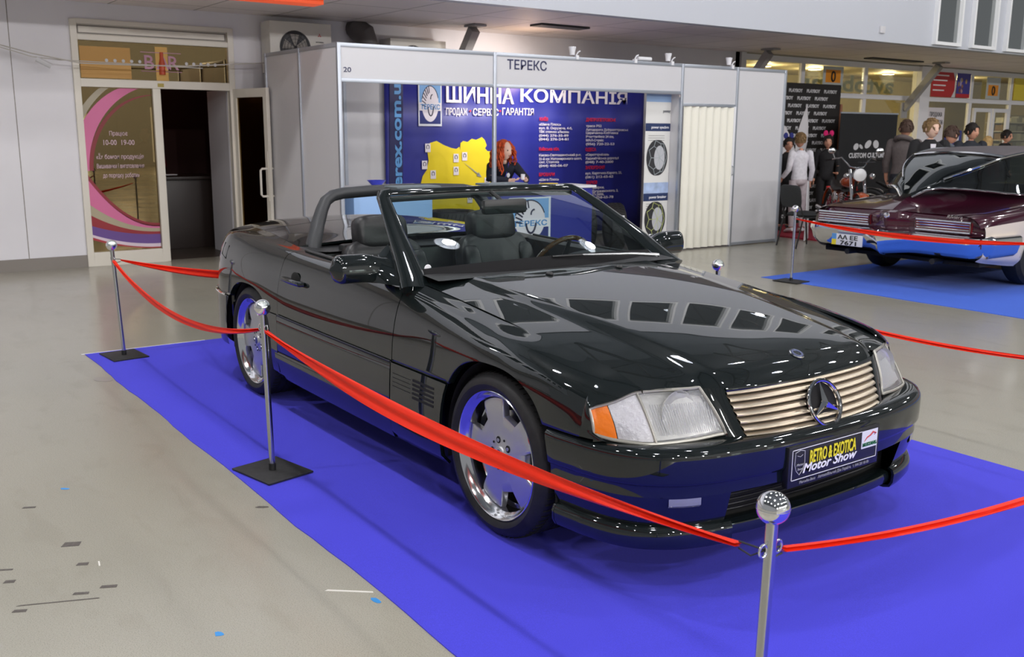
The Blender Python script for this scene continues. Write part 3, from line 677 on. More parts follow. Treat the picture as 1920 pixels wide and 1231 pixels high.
# ---- doors
def door(s):
    P = []
    for i in range(36):
        u = i/35; r_ = []
        for j in range(30):
            t = 4*j/29; xr = -2.06+.135*(1-t/1.6)**2 if t < 1.6 else -2.06
            x = lerp(-.783, xr, u); y_, z_ = side(x, t*.999+.0); r_.append(Vector((x, s*y_, z_)))
        P.append(r_)
    D = MB().grid(flange(P, .012)).build('door', PAINT, CAR, ang=50)
    P = []
    for i in range(30):
        x = lerp(-.783, -2.06, i/29); ztop = FL[4][1](x)-.003; P.append([Vector((x, s*(Y(x, z)+o_), z)) for z, o_ in ((ztop,.0),(ztop-.006,.007),(.50,.008),(.44,.008),(.375,.007),(.352,.004))])
    MB().grid(flange(P, .01)).build('door_cladding', PAINT, D, ang=50)
    mb = MB(); mb.tube([Vector((x, s*(FL[4][0](x)+.0065), FL[4][1](x)+.0)) for x in (lerp(-.785,-2.058,i/20) for i in range(21))], .0035, 8); mb.build('door_rub_strip', TRIM, D)
    # handle: recess plus grip
    hy = Y(-1.87,.76)
    MB().sphere((-1.865, s*(hy-.006), .765), (.062,.010,.046), 20, 12).build('handle_recess', GAP, D)
    MB().tube([(-2.0+.0, s*(hy-.002), .762),(-1.985,s*(hy+.016),.762),(-1.87,s*(hy+.022),.7615),(-1.76,s*(hy+.016),.76),(-1.745,s*(hy-.002),.76)], [.013,.019,.019,.019,.013], 12, flat=.75).build('door_handle', PAINT, D)
    # belt rail and inner panel
    mb = MB(); mb.tube([Vector((x, s*(FL[0][0](x)+.004), FL[0][1](x)+.004)) for x in (lerp(-.80,-1.96,i/24) for i in range(25))], .007, 8); mb.build('belt_seal', TRIM, D)
    P = []
    for i in range(20):
        x = lerp(-.85, -1.95, i/19); y_, z_ = side(x, 0); P.append([Vector((x, s*(y_-.003), z_-.001)), Vector((x, s*(y_-.03), z_+.004)), Vector((x, s*(y_-.07), z_-.01)), Vector((x, s*(y_-.085), z_-.09)), Vector((x,s*(y_-.09),z_-.3)), Vector((x,s*(y_-.09),.3))])
    MB().grid(P).build('door_inner_panel', LEATH, D, ang=60)
both(door)
# ---- sills
def sill(s):
    P = []
    for i in range(40):
        x = lerp(-.372, -2.145, i/39); P.append([Vector((x, s*(Y(x, max(z,.176))+o_), z)) for z, o_ in ((.346,.002),(.338,.007),(.29,.006),(.23,.004),(.195,.0),(.176,-.03))])
    MB().grid(flange(P[1:-1] and [r for r in P if -2.14 < r[0].x < -.776] , .01)).build('sill', PAINT, CAR, ang=50)
both(sill)
# ---- rear quarters, deck, tail
def quarter(s):
    xs_ = xs_arch(-2.87, -2.063, -2.515, .36, 50)+[]
    tail = [-2.87-.63*math.sin(PI/2*i/34) for i in range(1, 35)]
    P = []
    for x in sorted(xs_+tail):
        zb = max(.556, arch(x, -2.515, .36, .345)); t1 = tz(x, zb)
        t0 = 0.0
        P.append([Vector((x, s*y_, z_)) for y_, z_ in (side(x, lerp(t0, t1, j/26)) for j in range(27))])
    mb = MB().grid([r for r in P])
    # forward edge follows the curved shut line at the top of the door
    P3 = []
    for i in range(12):
        t = 1.6*i/11; xr = -2.064+.135*(1-t/1.6)**2; P3.append([Vector((lerp(-2.064, xr-.002, k/4), s*side(lerp(-2.064,xr,k/4), t)[0], side(lerp(-2.064,xr,k/4), t)[1])) for k in range(5)])
    mb.grid(P3)
    P2 = [[r[-1], r[-1]+Vector((0,-s*.03,-.004))] for r in P if abs(r[0].x+2.515) < .36]; mb.grid(P2)
    Q = mb.build('rear_quarter', PAINT, CAR, ang=50)
    # below the belt: cladding ahead of the wheel, bumper behind it
    P = []
    for i in range(9):
        z = lerp(.552, .185, i/8); xa = -2.515+archx(z, .36, .345)
        P.append([Vector((lerp(-2.066, xa+.002, j/6), s*(Y(lerp(-2.066, xa, j/6), z)+.006), z)) for j in range(7)])
    MB().grid(flange(P, .01)).build('lower_cladding', PAINT, CAR, ang=50)
    P = []
    for i in range(11):
        z = lerp(.552, .24, i/10); xa = -2.515-archx(z, .36, .345)
        row = []
        for j in range(34):
            x = lerp(xa-.002, -2.87, j/8) if j <= 8 else -2.87-.63*math.sin(PI/2*(j-8)/25)
            f = .007; yv = Y(x, z); row.append(Vector((x-.012*(j/33), s*(yv+f if j < 33 else 0), z)))
        P.append(row)
    B = MB().grid(P).build('rear_bumper', PAINT, CAR, ang=50)
    L = []
    for j in range(34):
        x = lerp(-2.865, -2.87, j/8) if j <= 8 else -2.87-.63*math.sin(PI/2*(j-8)/25)
        L.append(Vector((x-.014*(j/33), s*(Y(x,.556)+.008), .556)))
    MB().tube(L, .009, 8).build('bumper_chrome_strip', W_['chrome'], B)
    P = []
    for i in range(9):
        z = lerp(.63, .80, i/8); P.append([Vector((x-.006, s*(Y(x, z)+.004), z)) for x in (-2.87-.63*math.sin(PI/2*k) for k in (lerp(.36,.86,j/16) for j in range(17)))])
    MB().grid(P).build('tail_light', mat('tail_lens_red', srgb(150,20,20), .15, coat=1), CAR)
    MB().tube([Vector((x, s*y_, z_+.001)) for x, y_, z_ in ((-3.0, Y(-3.0,.86)+.001, .86),(-3.01,Y(-3.01,.79)+.001,.79),(-2.91,Y(-2.91,.77)+.001,.77),(-2.9,Y(-2.9,.85)+.001,.85))], .0022, 5).build('fuel_flap_seam', GAP, Q)
both(quarter)
def deck(x0, x1, name, cr_, m_=PAINT, N=24):
    P = []
    for i in range(N+1):
        x = lerp(x0, x1, i/N) if x1 > -3.2 else (lerp(x0, -2.87, i/6) if i <= 6 else -2.87-.627*math.sin(PI/2*(i-6)/(N-6)))
        y_, z_ = side(x, 0); P.append([Vector((x, (y_-.002)*(-1+2*j/30), z_+cr_(x)*(1-abs(-1+2*j/30)**2.2))) for j in range(31)])
    return MB().grid(flange(P, .012)).build(name, m_, CAR, ang=50)
deck(-2.10, -2.79, 'soft_top_cover', lambda x: .030+.012*ss(-2.1,-2.5,x))
deck(-2.80, -3.49, 'trunk_lid', lambda x: .042-.02*ss(-3.0,-3.5,x), N=30)
# rear shelf between seats and cover
P = []
for i in range(5):
    x = lerp(-2.12, -1.93, i/4); y_, z_ = side(x, 0); P.append([Vector((x, s_*y_*(1 if abs(s_) == 1 else .93), z_-(.0 if abs(s_) == 1 else .01))) for s_ in (-1,-.9,-.5,0,.5,.9,1)])
MB().grid(P).build('rear_shelf', TRIM, CAR)
# ---- inner shell in black, added to darken the panel gaps; floor pan, wheel housings
mb = MB(); P = []
for i in range(50):
    x = lerp(.60, -3.5, i/49)
    if abs(x) < .40 or abs(x+2.515) < .40: continue
    P = []
mbx = MB()
for x0_, x1_ in ((-.39,-2.12),(-2.92,-3.30)):
    for s in (-1, 1):
        P = []
        for i in range(20):
            x = lerp(x0_, x1_, i/19); P.append([Vector((x, s*(Y(x,z)-.03), z)) for z in (.84,.75,.65,.55,.45,.35,.25,.2)])
        mbx.grid(P)
for s in (-1, 1):
    for cx, a in ((0,.362),(-2.515,.367)):
        P = []
        for i in range(33):
            th = PI*i/32; x = cx+math.cos(th)*a; z = .325+math.sin(th)*.372; z = max(z, .2)
            P.append([Vector((x, s*.862, z-.006)), Vector((x, s*.60, z-.006))])
        P = [[p+Vector((0,0,-.1)) for p in P[0]]]+P+[[p+Vector((0,0,-.1)) for p in P[-1]]]
        mbx.grid(P); mbx.box(cx-a, cx+a, s*.60-.005, s*.60+.005, .18, .72)
mbx.box(-3.35, .66, -.62, .62, .165, .19); mbx.box(-2.13,-2.10,-.74,.74,.2,.9); mbx.box(-.64,-.60,-.73,.73,.2,.86)
mbx.box(.50,.54,-.60,.60,.2,.66)
mbx.build('inner_shell', GAP, CAR, ang=40)
# ---- front bumper: sweep round the nose
PB = pchip([0,.3,.5,.65,.75,.82,.87,.892], [.895,.885,.858,.815,.752,.672,.54,.385])
path = []
L = [(PB(.892*k/60)*1.0, .892*k/60) for k in range(61)]
# resample evenly along the curve
def resamp(L, n):
    d = [0]
    for a, b_ in zip(L, L[1:]): d.append(d[-1]+math.dist(a, b_))
    out = []
    for i in range(n+1):
        t = d[-1]*i/n; k = min(bisect_right(d, t)-1, len(L)-2); f = (t-d[k])/(d[k+1]-d[k]); out.append((lerp(L[k][0],L[k+1][0],f), lerp(L[k][1],L[k+1][1],f)))
    return out
L = resamp(L, 60); L.append((.36, .895)); L.append((.335,.895))
full = [(x, -y) for x, y in L[::-1]] + [(x, y) for x, y in L[1:]]
def pn(k):
    a = full[max(0,k-1)]; b_ = full[min(len(full)-1,k+1)]; d = Vector((b_[0]-a[0], b_[1]-a[1], 0)).normalized(); return Vector((d.y, -d.x, 0))
def sweep(pr, k0=0, k1=None, arcfix=True):
    P = []
    for k in range(k0, k1 if k1 else len(full)):
        x, y = full[k]; n_ = pn(k); row = []
        for o_, z in pr:
            p = Vector((x, y, z))+n_*o_
            if arcfix and abs(y) > .5:
                xa = archx(z, .355, .362)+.004
                if p.x < xa: p.x = xa
                lift = .0
            row.append(p)
        P.append(row)
    return P
BPR = [(-.13,.528),(-.06,.529),(-.03,.5275),(-.012,.521),(-.002,.508),(0,.49),(0,.45),(-.001,.415),(-.004,.405),(-.012,.400),(-.014,.39),(-.014,.36)]
BUMP = MB().grid(sweep(BPR)).build('front_bumper', PAINT, CAR, ang=45)
LOW = [(-.014,.36),(-.022,.33),(-.035,.28),(-.045,.25)]
n_ = len(full); mid = n_//2
kL = next(k for k in range(n_) if full[k][1] > -.50); kR = n_-kL
MB().grid(sweep(LOW, 0, kL+1)).build('valance', PAINT, BUMP, ang=45); MB().grid(sweep(LOW, kR-1, n_)).build('valance', PAINT, BUMP, ang=45)
LIP = [(-.045,.25),(-.028,.243),(-.02,.225),(-.022,.19),(-.035,.168),(-.06,.162),(-.14,.165)]
MB().grid(flange(sweep(LIP, 0, kL+2),.01)).build('side_skirt_lip', PAINT, BUMP, ang=45)
MB().grid(flange(sweep(LIP, kR-2, n_),.01)).build('side_skirt_lip', PAINT, BUMP, ang=45)
LC = [(-.10,.235),(-.06,.235),(-.045,.228),(-.04,.21),(-.045,.19),(-.07,.18),(-.15,.18)]
MB().grid(flange(sweep(LC, kL+1, kR-1),.01)).build('centre_spoiler', PAINT, BUMP, ang=45)
mb = MB(); P = []
for k in range(kL-2, kR+2): P.append([Vector((full[k][0]-.11, full[k][1], z)) for z in (.39,.3,.2)])
mb.grid(P).build('air_intake', GAP, BUMP)
mb = MB()
for k in range(7): mb.tube([Vector((full[q][0]-.095, full[q][1], .26+k*.018)) for q in range(kL, kR, 3)], .003, 5)
mb.build('intake_mesh', TRIM, BUMP)
for s in (-1, 1):     # fog lamps recessed in the valance
    ks = [k for k in range(n_) if .605 < s*full[k][1] < .70 or s*full[k][1] > .6 and full[k][0] > .775]
    ks = sorted(set(k for k in ks if s*full[k][1] > .605))
    P = []
    for k in ks: n__ = pn(k); P.append([Vector((full[k][0], full[k][1], z))+n__*o_ for o_, z in ((-.022,.392),(-.014,.386),(-.016,.33),(-.024,.322))])
    fg = MB().grid(P).build('fog_lamp', mat('fog_glass', (.25,.26,.30), .08, spec=.8, coat=1), BUMP)
# number board on the bumper
PLM = mat('board_black', (.012,.012,.014), .35)
pl = MB().box(.872,.898,-.26,.26,.335,.485).build('number_board', PLM, CAR, bevel=.005)
mb = MB(); fx = .8995
for y0_, y1_, z0_, z1_ in ((-.245,.245,.471,.473),(-.245,.245,.362,.364),(-.245,-.243,.362,.473),(.243,.245,.362,.473)): mb.box(fx-.001, fx+.0008, y0_, y1_, z0_, z1_)
mb.build('border_line', W_['ltxt'], pl, smooth=False)
YEL = mat('yellow_print', srgb(236,222,40), .5)
mb = MB(); put(mb, 'RETRO & EXOTICA', (fx,-.150,.412), (0,1,0), (1,0,0), .048, .265, .02); mb.build('show_title', YEL, pl, smooth=False)
mb = MB(); put(mb, 'Motor Show', (fx,-.185,.382), (0,1,0), (1,0,0), .034, .30, .015, shear=.35); mb.build('show_script', W_['ltxt'], pl, smooth=False)
mb = MB(); put(mb, 'Mercedes-Benz    Автомобільний Дім Україна   т. 044 201 60 60', (fx,-.2,.345), (0,1,0), (1,0,0), .011, .4, .0); mb.build('small_print', mat('grey_print', srgb(150,150,156), .5), pl, smooth=False)
MB().box(fx-.001,fx+.001,.150,.245,.405,.473).build('white_sticker', W_['white'], pl, smooth=False)
mb = MB(); put(mb, 'MUSTANG', (fx+.001,.156,.413), (0,1,0), (1,0,0), .014, .083, .02); mb.build('sticker_lettering', mat('green_print', srgb(30,110,60), .5), pl, smooth=False)
MB().tube([(fx+.0015,.165,.432),(fx+.0015,.18,.446),(fx+.0015,.20,.452),(fx+.0015,.215,.462),(fx+.0015,.232,.456),(fx+.0015,.224,.45)], [.001,.0025,.003,.0035,.003,.001], 6).build('horse_mark', mat('horse_red', srgb(190,50,60), .5), pl)
sh = [(-.228,.462),(-.203,.468),(-.178,.462),(-.176,.42),(-.185,.395),(-.203,.378),(-.221,.395),(-.230,.42)]
mb = MB(); mb.tube([(fx,a,b_) for a, b_ in sh], .0018, 6, closed=True); put(mb, 'Motor', (fx,-.203,.412), (0,1,0), (1,0,0), .009, .036, .0, 'c', .3); put(mb, 'Show', (fx,-.203,.396), (0,1,0), (1,0,0), .008, .026, .0, 'c', .3); mb.tube([(fx,-.218,.45),(fx,-.2,.444),(fx,-.188,.45)], .0012, 5)
mb.build('shield_emblem', mat('shield_grey', srgb(170,170,176), .4), pl)
# ---- headlights
LENS = mat('lamp_glass', (.92,.93,.95), .02, spec=.6, trans=0); 
LG = mat('headlamp_lens', (.62,.63,.64), .1, spec=.8, metal=.2, alpha=.36, bump=(70,.45,.004))
REFL = mat('lamp_reflector', (.62,.62,.60), .3, .35, bump=(45,.5,.006)); AMB = mat('amber_lens', srgb(236,120,20), .25, coat=1, bump=(60,.4,.004)); CRM = mat('lamp_rim', srgb(170,168,160), .3, .4)
def hlP(y0, y1, off, s, n=16, m_=8, zt=0, zb=0):
    P = []
    for i in range(n+1):
        ay = lerp(y0, y1, i/n)     # along the plan
        lo = pchip([.446,.58,.72,.80,.86], [.541,.533,.530,.536,.552])(ay)+zb
        hi = pchip([.446,.505,.60,.70,.78,.86], [.692,.690,.690,.684,.655,.625])(ay)-zt
        row = []
        for j in range(m_+1):
            f = j/m_; z = lerp(lo, hi, f); yy = ay+lerp(0,.052,f)*ss(.56,.44,ay)
            x = FX(yy, z)+off+.006*math.sin(PI*f)
            if ay > .83: x = max(x, .0)
            row.append(Vector((x, s*yy, z)))
        P.append(row)
    return P
def headlight(s):
    H = empty('headlight'); H.parent = CAR
    MB().grid(hlP(.446, .842, -.035, s, 24)).build('reflector', REFL, H)
    for a, b_, m_, nm, dx in ((.450,.700,LG,'main_lens',0),(.708,.795,mat('clear_ribbed_lens', (.50,.50,.53), .2, spec=.8, metal=.15, bump=(55,.5,.006)),'clear_marker_lens',-.001),(.797,.845,AMB,'amber_marker_lens',-.001)):
        MB().grid(flange(hlP(a, b_, dx, s, 16, 8, .006, .006), .012)).build(nm, m_, H, ang=60)
    mb = MB()
    E = hlP(.448, .847, .0, s, 40, 8); loop = [r[0] for r in E]+E[-1][1:]+[r[-1] for r in E[::-1]][1:]+E[0][1:-1][::-1]
    mb.tube(loop, .006, 8, closed=True); mb.tube(hlP(.704,.705,.002,s,1)[0], .005, 8)
    mb.build('lamp_rim', CRM, H)
    # the lamp bowl and its striped glass
    c = Vector((FX(.58,.615)-.032, s*.585, .612)); ax = Vector((1, s*.0, .1))
    MB().lathe([(.078,.014),(.07,.0),(.04,-.012),(.012,-.016),(.012,.004),(0,.006)], c, ax, n=28).build('reflector_bowl', REFL, H)
    mb = MB()
    for k in range(26):
        y_ = .475+.2*k/25; pts = [Vector((FX(y_, z)-.006, s*y_, z)) for z in (.552,.60,.645)]
        mb.tube(pts, .0019, 5)
    mb.build('lens_ribs', mat('rib_glass', (.55,.56,.57), .2, spec=.9), H)
    # dark seat below/around the lamp
    P = hlP(.446, .846, -.045, s, 20); MB().grid([[r[0]+Vector((.05,0,-.005)), r[0], r[-1], r[-1]+Vector((.044,0,.004))] for r in P]).build('lamp_housing', GAP, H)
    P = []
    for i in range(17):
        ay = lerp(.45,.85,i/16); lo = pchip([.446,.58,.72,.80,.86], [.541,.533,.530,.536,.552])(ay); P.append([Vector((FX(ay,lo)-.005, s*ay, lo-.006)), Vector((FX(ay,lo)+.004, s*ay, lo-.010)), Vector((FX(ay,lo)+.002, s*ay, lo-.03))])
    MB().grid(P).build('under_trim', PAINT, H)
both(headlight)
# ---- wheels
ALLOY = mat('silver_alloy', (.56,.57,.60), .3, .85); LIPM = mat('polished_lip', (.78,.78,.80), .13, 1)
def wheel(cx, s, rot=19):
    Wt = empty('wheel', (cx, s*.875, .325)); Wt.parent = CAR; ax = (0, s, 0)
    # all profiles run along +axis outwards, 0 = outer lip plane
    T = [(.252,-.004),(.262,.010),(.280,.017),(.300,.012),(.314,-.002),(.3215,-.018),(.3245,-.045),(.325,-.11),(.3245,-.18),(.3215,-.21),(.31,-.225),(.28,-.235),(.25,-.225)]
    t_ = MB().lathe(T, (0,0,0), ax, n=72).build('tyre', W_['rubber'], Wt)
    mb = MB()
    for yy in (-.055,-.095,-.135,-.175): mb.lathe([(.3236,yy-.004),(.3262,yy-.0035),(.3262,yy+.0035),(.3236,yy+.004)], (0,0,0), ax, n=72)
    for k in range(72):
        a = 2*PI*k/72; u, w_ = basis(Vector(ax)); d = u*math.cos(a)+w_*math.sin(a); e2 = u*math.cos(a+.03)+w_*math.sin(a+.03)
        mb.tube([d*.3225+Vector(ax)*-.014, d*.3258+Vector(ax)*-.036, e2*.3258+Vector(ax)*-.05], .0022, 4)
    mb.build('tread_grooves', GAP, t_)
    MB().lathe([(.250,-.012),(.2545,-.004),(.2555,.003),(.252,.006),(.247,.003),(.240,-.012),(.232,-.020),(.226,-.026),(.2235,-.045),(.222,-.075),(.21,-.09),(.21,-.20),(.24,-.21)], (0,0,0), ax, n=72).build('rim', LIPM, Wt)
    MB().lathe([(.0,-.13),(.21,-.13),(.21,-.135),(0,-.135)], (0,0,0), ax, n=40).build('brake_backing', GAP, Wt)
    MB().lathe([(.05,-.115),(.16,-.115),(.16,-.105),(.05,-.105)], (0,0,0), ax, n=40).build('brake_disc', W_['steel'], Wt)
    # face: disc with five trapezoid openings at its edge
    yv = Vector((0,0,1)); xv = Vector((-s,0,0)) if s < 0 else Vector((1,0,0)); xv = Vector((1,0,0)) if s < 0 else Vector((-1,0,0))
    N = 360; mb = MB(); rows = []
    def rmax(th):
        k = ((th-rot+36) % 72)-36; a = abs(k)
        if a < 14: return .150/max(.9, math.cos(R(a)))
        if a < 18.5: return lerp(.153, .2225, (a-14)/4.5)
        return .2225
    for i in range(N):
        th = 360*i/N; d = yv*math.cos(R(th))+xv*math.sin(R(th)); rm = rmax(th); row = []
        for f in (.0,.18,.36,.55,.75,.92,.985,1.0):
            r_ = rm*f; dep = -.030+.010*ss(.06,.0,r_)-.012*ss(.10,.2225,r_)*0
            if f >= .985: dep -= .004
            if f == 1.0: dep -= .006
            row.append(d*r_+Vector(ax)*dep)
        row.append(d*rm+Vector(ax)*(-.06)); rows.append(row)
    rows.append(rows[0]); mb.grid(rows); mb.build('wheel_face', ALLOY, Wt, ang=40)
    mb = MB(); mh = MB()
    for k in range(5):
        th = R(rot+36+72*k); c = (yv*math.cos(th)+xv*math.sin(th))*.056+Vector(ax)*-.029
        mb.lathe([(0,.004),(.008,.004),(.0095,0),(.0095,-.008)], c, ax, n=6); mh.lathe([(.013,.0),(.0145,.0012),(.013,.0014),(.0,.0012)], c, ax, n=20)
        c2 = (yv*math.cos(th+R(36))+xv*math.sin(th+R(36)))*.062+Vector(ax)*-.029; mh.lathe([(0,.0014),(.0045,.0014),(.005,0)], c2, ax, n=12)
    mb.build('lug_bolts', W_['steel'], Wt); mh.build('bolt_holes', GAP, Wt)
    MB().lathe([(0,-.018),(.022,-.018),(.030,-.0195),(.034,-.024),(.034,-.03)], (0,0,0), ax, n=32).build('hub_cap', ALLOY, Wt)
    MB().lathe([(0,-.0172),(.019,-.0172),(.021,-.0185)], (0,0,0), ax, n=32).build('cap_emblem', mat('cap_blue', srgb(40,50,120), .3), Wt)
    return Wt
for cx in (0, -2.515):
    for s in (-1, 1): wheel(cx, s, 19 if cx == 0 else 160)
# ---- windscreen and its frame
def wsP(s_, v):
    b_ = Vector((-.715-.085*abs(s_)**2.2, .735*s_, .918-.026*abs(s_)**2)); t = Vector((-1.345-.045*abs(s_)**2.2, .575*s_, 1.246-.012*abs(s_)**2)); p = b_.lerp(t, v); p += Vector((.5,0,.87))*.022*math.sin(PI*v); return p
P = [[wsP(-1+2*i/32, .0+1.0*j/16) for j in range(17)] for i in range(33)]
MB().grid(P).build('windscreen_glass', glass('windscreen_glass', (.62,.73,.71), .02), CAR)
P = [[wsP(-1+2*i/32, v)+Vector((.002 if v > -.05 else .0,0,.003 if v > -.02 else -.012 if v > -.05 else -.05)) for v in (-.07,-.03,.0,.05,.095)] for i in range(33)]
MB().grid(P).build('cowl_panel', mat('cowl_black', (.006,.006,.007), .75, spec=.2), CAR)
def frame_tube(name, pts, w0, m_, par=CAR, flat=.55, n=14):
    return MB().tube(pts, w0, n, flat=flat, up=(.62,0,.78)).build(name, m_, par, ang=60)
def pillar(s):
    pts = [Vector((-.735,s*.785,.855)),Vector((-.80,s*.765,.895)),Vector((-.93,s*.733,.985)),Vector((-1.08,s*.695,1.075)),Vector((-1.22,s*.655,1.158)),Vector((-1.33,s*.62,1.218)),Vector((-1.375,s*.59,1.243)),Vector((-1.385,s*.55,1.251))]
    p = MB().tube(pts, [.080,.070,.056,.046,.040,.034,.027,.019], 20, flat=.36, up=(.6,0,.8)).build('windscreen_pillar', PAINT, CAR, ang=60)
    MB().tube([q+Vector((-.02,s*.026,.004)) for q in pts[1:7]], .0075, 8).build('pillar_seal', TRIM, p)
    # quarter sail behind the pillar foot and the mirror on it
    b_ = [Vector((-.80,s*.80,.875)),Vector((-1.0,s*.785,.882)),Vector((-1.075,s*.735,1.045))]
    m_ = MB(); m_.prism([(-.80,0),(-1.05,.004),(-1.075,.08),(-1.085,.185)], (0,s*.80,.870),(1,s*.02,0),(0,-s*.33,1),(0,-s*.012,0)).build('mirror_sail', TRIM, CAR)
both(pillar)
frame_tube('windscreen_header', [Vector((-1.342-.043*abs(s_)**2.2, .575*s_, 1.2525-.008*s_*s_)) for s_ in (-1+2*i/20 for i in range(21))], .019, PAINT, flat=.6)
MB().tube([wsP(-1+2*i/24, .965)+Vector((-.004,0,-.012)) for i in range(25)], .016, 8).build('header_lining', TRIM, CAR)
# sun visors showing above the header
for y_ in (-.38, .18):
    MB().box(-1.54,-1.40,y_-.13,y_+.13,1.258,1.270).build('sun_visor', mat('grey_visor', srgb(96,106,112), .6), CAR, bevel=.006)
rv = MB().box(-1.21,-1.17,-.135,.135,1.13,1.205).build('rear_view_mirror', TRIM, CAR, bevel=.017)
MB().tube([(-1.20,0,1.19),(-1.31,0,1.235)], .01, 8).build('mirror_stem', TRIM, rv)
MB().sphere((-1.222,0,1.17), (.006,.122,.03), 24, 12).build('mirror_glass', W_['chrome'], rv)
# wipers
for pts in ([(-.66,.50,.928),(-.72,.40,.955),(-.80,.15,1.0)], ):
    wp = MB().tube([(-.665,.60,.93),(-.70,.45,.943),(-.745,.16,.953)], [.011,.009,.006], 8).build('wiper', W_['steel'], CAR)
    MB().tube([(-.70,.56,.935),(-.735,.30,.950),(-.755,-.02,.955)], .0055, 6).build('wiper_blade', TRIM, wp)
# ---- door mirrors
def dmirror(s):
    P = []
    for i in range(19):
        u = i/18; yv = lerp(.815, 1.07, u); e2 = max(0, (u-.84)/.16); f = (1-e2**3*.42)*(.90+.10*ss(0,.4,u)); zc_ = lerp(.925, .943, ss(0,.5,u)); row = []
        for k in range(24):
            a = 2*PI*k/24; ex = math.copysign(abs(math.cos(a))**.55, math.cos(a)); ez = math.copysign(abs(math.sin(a))**.55, math.sin(a))
            row.append(Vector((-.965-.02*u+(.056*(1-.25*max(0,ez)) if ex > 0 else .03)*ex*f, s*yv, zc_+.064*ez*f)))
        P.append(row)
    cap = sum(P[-1], Vector())/24+Vector((0,s*.018,0)); P.append([cap.lerp(p, .75)+Vector((0,-s*.003,0)) for p in P[-1]]); P.append([cap.lerp(p, .3) for p in P[-2]]); P.append([cap.lerp(p, .02) for p in P[-3]])
    mb = MB().grid(P, wrap=True); c0_ = sum(P[0], Vector())/24; mb.grid([P[0], [c0_.lerp(p,.02) for p in P[0]]], wrap=True)
    mm = mb.build('door_mirror', PAINT, CAR, ang=60)
    # painted foot filling the corner between housing, sail and door
    MB().grid([[Vector((-.79, s*.80, .872)), Vector((-.84,s*.795,.905)), Vector((-.95,s*.775,.975)), Vector((-1.07,s*.745,1.03))],[Vector((-.83,s*.828,.872)), Vector((-.87,s*.832,.905)), Vector((-.94,s*.826,.965)), Vector((-1.04,s*.81,.99))],[Vector((-.90,s*.865,.874)), Vector((-.905,s*.865,.92)), Vector((-.93,s*.86,.975)), Vector((-1.0,s*.85,.98))],[Vector((-.93,s*.90,.882)), Vector((-.925,s*.90,.93)), Vector((-.945,s*.90,.98)), Vector((-.985,s*.90,.985))]]).build('mirror_foot', PAINT, mm, ang=80)
    MB().box(-1.012,-1.007,s*.95-.095,s*.95+.095,.892,.992).build('mirror_glass', W_['chrome'], mm, bevel=.002)
both(dmirror)
# ---- roll bar
rp = []
for s in (-1, 1):
    q = [Vector((-2.10,s*.665,.86)),Vector((-2.12,s*.648,.92)),Vector((-2.165,s*.602,1.02)),Vector((-2.205,s*.552,1.105)),Vector((-2.218,s*.522,1.15)),Vector((-2.228,s*.475,1.178)),Vector((-2.232,s*.41,1.190))]
    rp += q if s < 0 else [Vector((-2.236,-.2,1.199)),Vector((-2.237,0,1.201)),Vector((-2.236,.2,1.199))]+q[::-1]
rr_ = [.043,.041,.038,.034,.033,.033,.033]; MB().tube(rp, rr_+[.033]*3+rr_[::-1], 14, flat=1.35, up=(1,0,.25)).build('roll_bar', mat('soft_grey_black', (.03,.032,.036), .5), CAR, ang=60)
# ---- cabin
mb = MB(); mb.box(-2.1,-.6,-.68,.68,.24,.27); mb.box(-1.95,-.75,-.09,.09,.27,.50); mb.build('cabin_floor', TRIM, CAR, bevel=.01)
MB().box(-2.1,-1.95,-.70,.70,.3,.885).build('rear_bulkhead', LEATH, CAR, bevel=.02)
P = []
for i in range(15):
    y_ = -.72+1.44*i/14; hm = .045*math.exp(-((y_-.36)/.2)**2)
    P.append([Vector((-.66,y_,.905)), Vector((-.80,y_,.915)), Vector((-.92,y_,.905+hm)), Vector((-1.0,y_,.885+hm)), Vector((-1.03,y_,.85+hm*.5)), Vector((-1.03,y_,.70)), Vector((-.95,y_,.5))])
DSH = MB().grid(P).build('dashboard', TRIM, CAR, ang=50)
def seat(y):
    E = empty('seat'); E.parent = CAR
    def pad(name, c, hx, hy, hz, tilt, par=E, m_=LEATH, pw=.45):
        Mx = Matrix.Translation(c) @ Matrix.Rotation(tilt, 4, 'Y'); mb = MB(); P = []
        n, m2 = 24, 12
        for j in range(m2+1):
            a = -PI/2+PI*j/m2; ca, sa = math.cos(a), math.sin(a); rr_ = abs(ca)**pw; zz = math.copysign(abs(sa)**pw, sa)
            P.append([Mx @ Vector((hx*rr_*math.copysign(abs(math.cos(2*PI*k/n))**pw, math.cos(2*PI*k/n)), hy*rr_*math.copysign(abs(math.sin(2*PI*k/n))**pw, math.sin(2*PI*k/n)), hz*zz)) for k in range(n)])
        return mb.grid(P, wrap=True).build(name, m_, par, ang=70)
    pad('cushion', (-1.42,y,.43), .26,.25,.09, R(-6))
    b_ = pad('backrest', (-1.79,y,.70), .075,.25,.27, R(-17))
    for q in (-.19,.19): pad('bolster', (-1.75,y+q,.68), .065,.055,.22, R(-17))
    pad('head_restraint', (-1.86,y,.993), .066,.160,.100, R(-10), pw=.5)
    pad('lumbar_pad', (-1.735,y,.64), .04,.135,.16, R(-17))
seat(-.37); seat(.37)
for s in (-1,1): MB().box(-2.0,-1.93,s*.36-.2,s*.36+.2,.72,.93).build('stowage_bin', TRIM, CAR, bevel=.02)
wc = Vector((-1.17,.36,.825)); wn = Vector((-1,0,.5)).normalized(); wu = Vector((0,1,0)); ww = wn.cross(wu)
sw_ = MB().tube([wc+wu*math.cos(2*PI*k/40)*.19+ww*math.sin(2*PI*k/40)*.19 for k in range(40)], .0135, 10, closed=True).build('steering_wheel', mat('wood_rim', srgb(88,58,32), .15, coat=1, noise=(40,.5)), CAR)
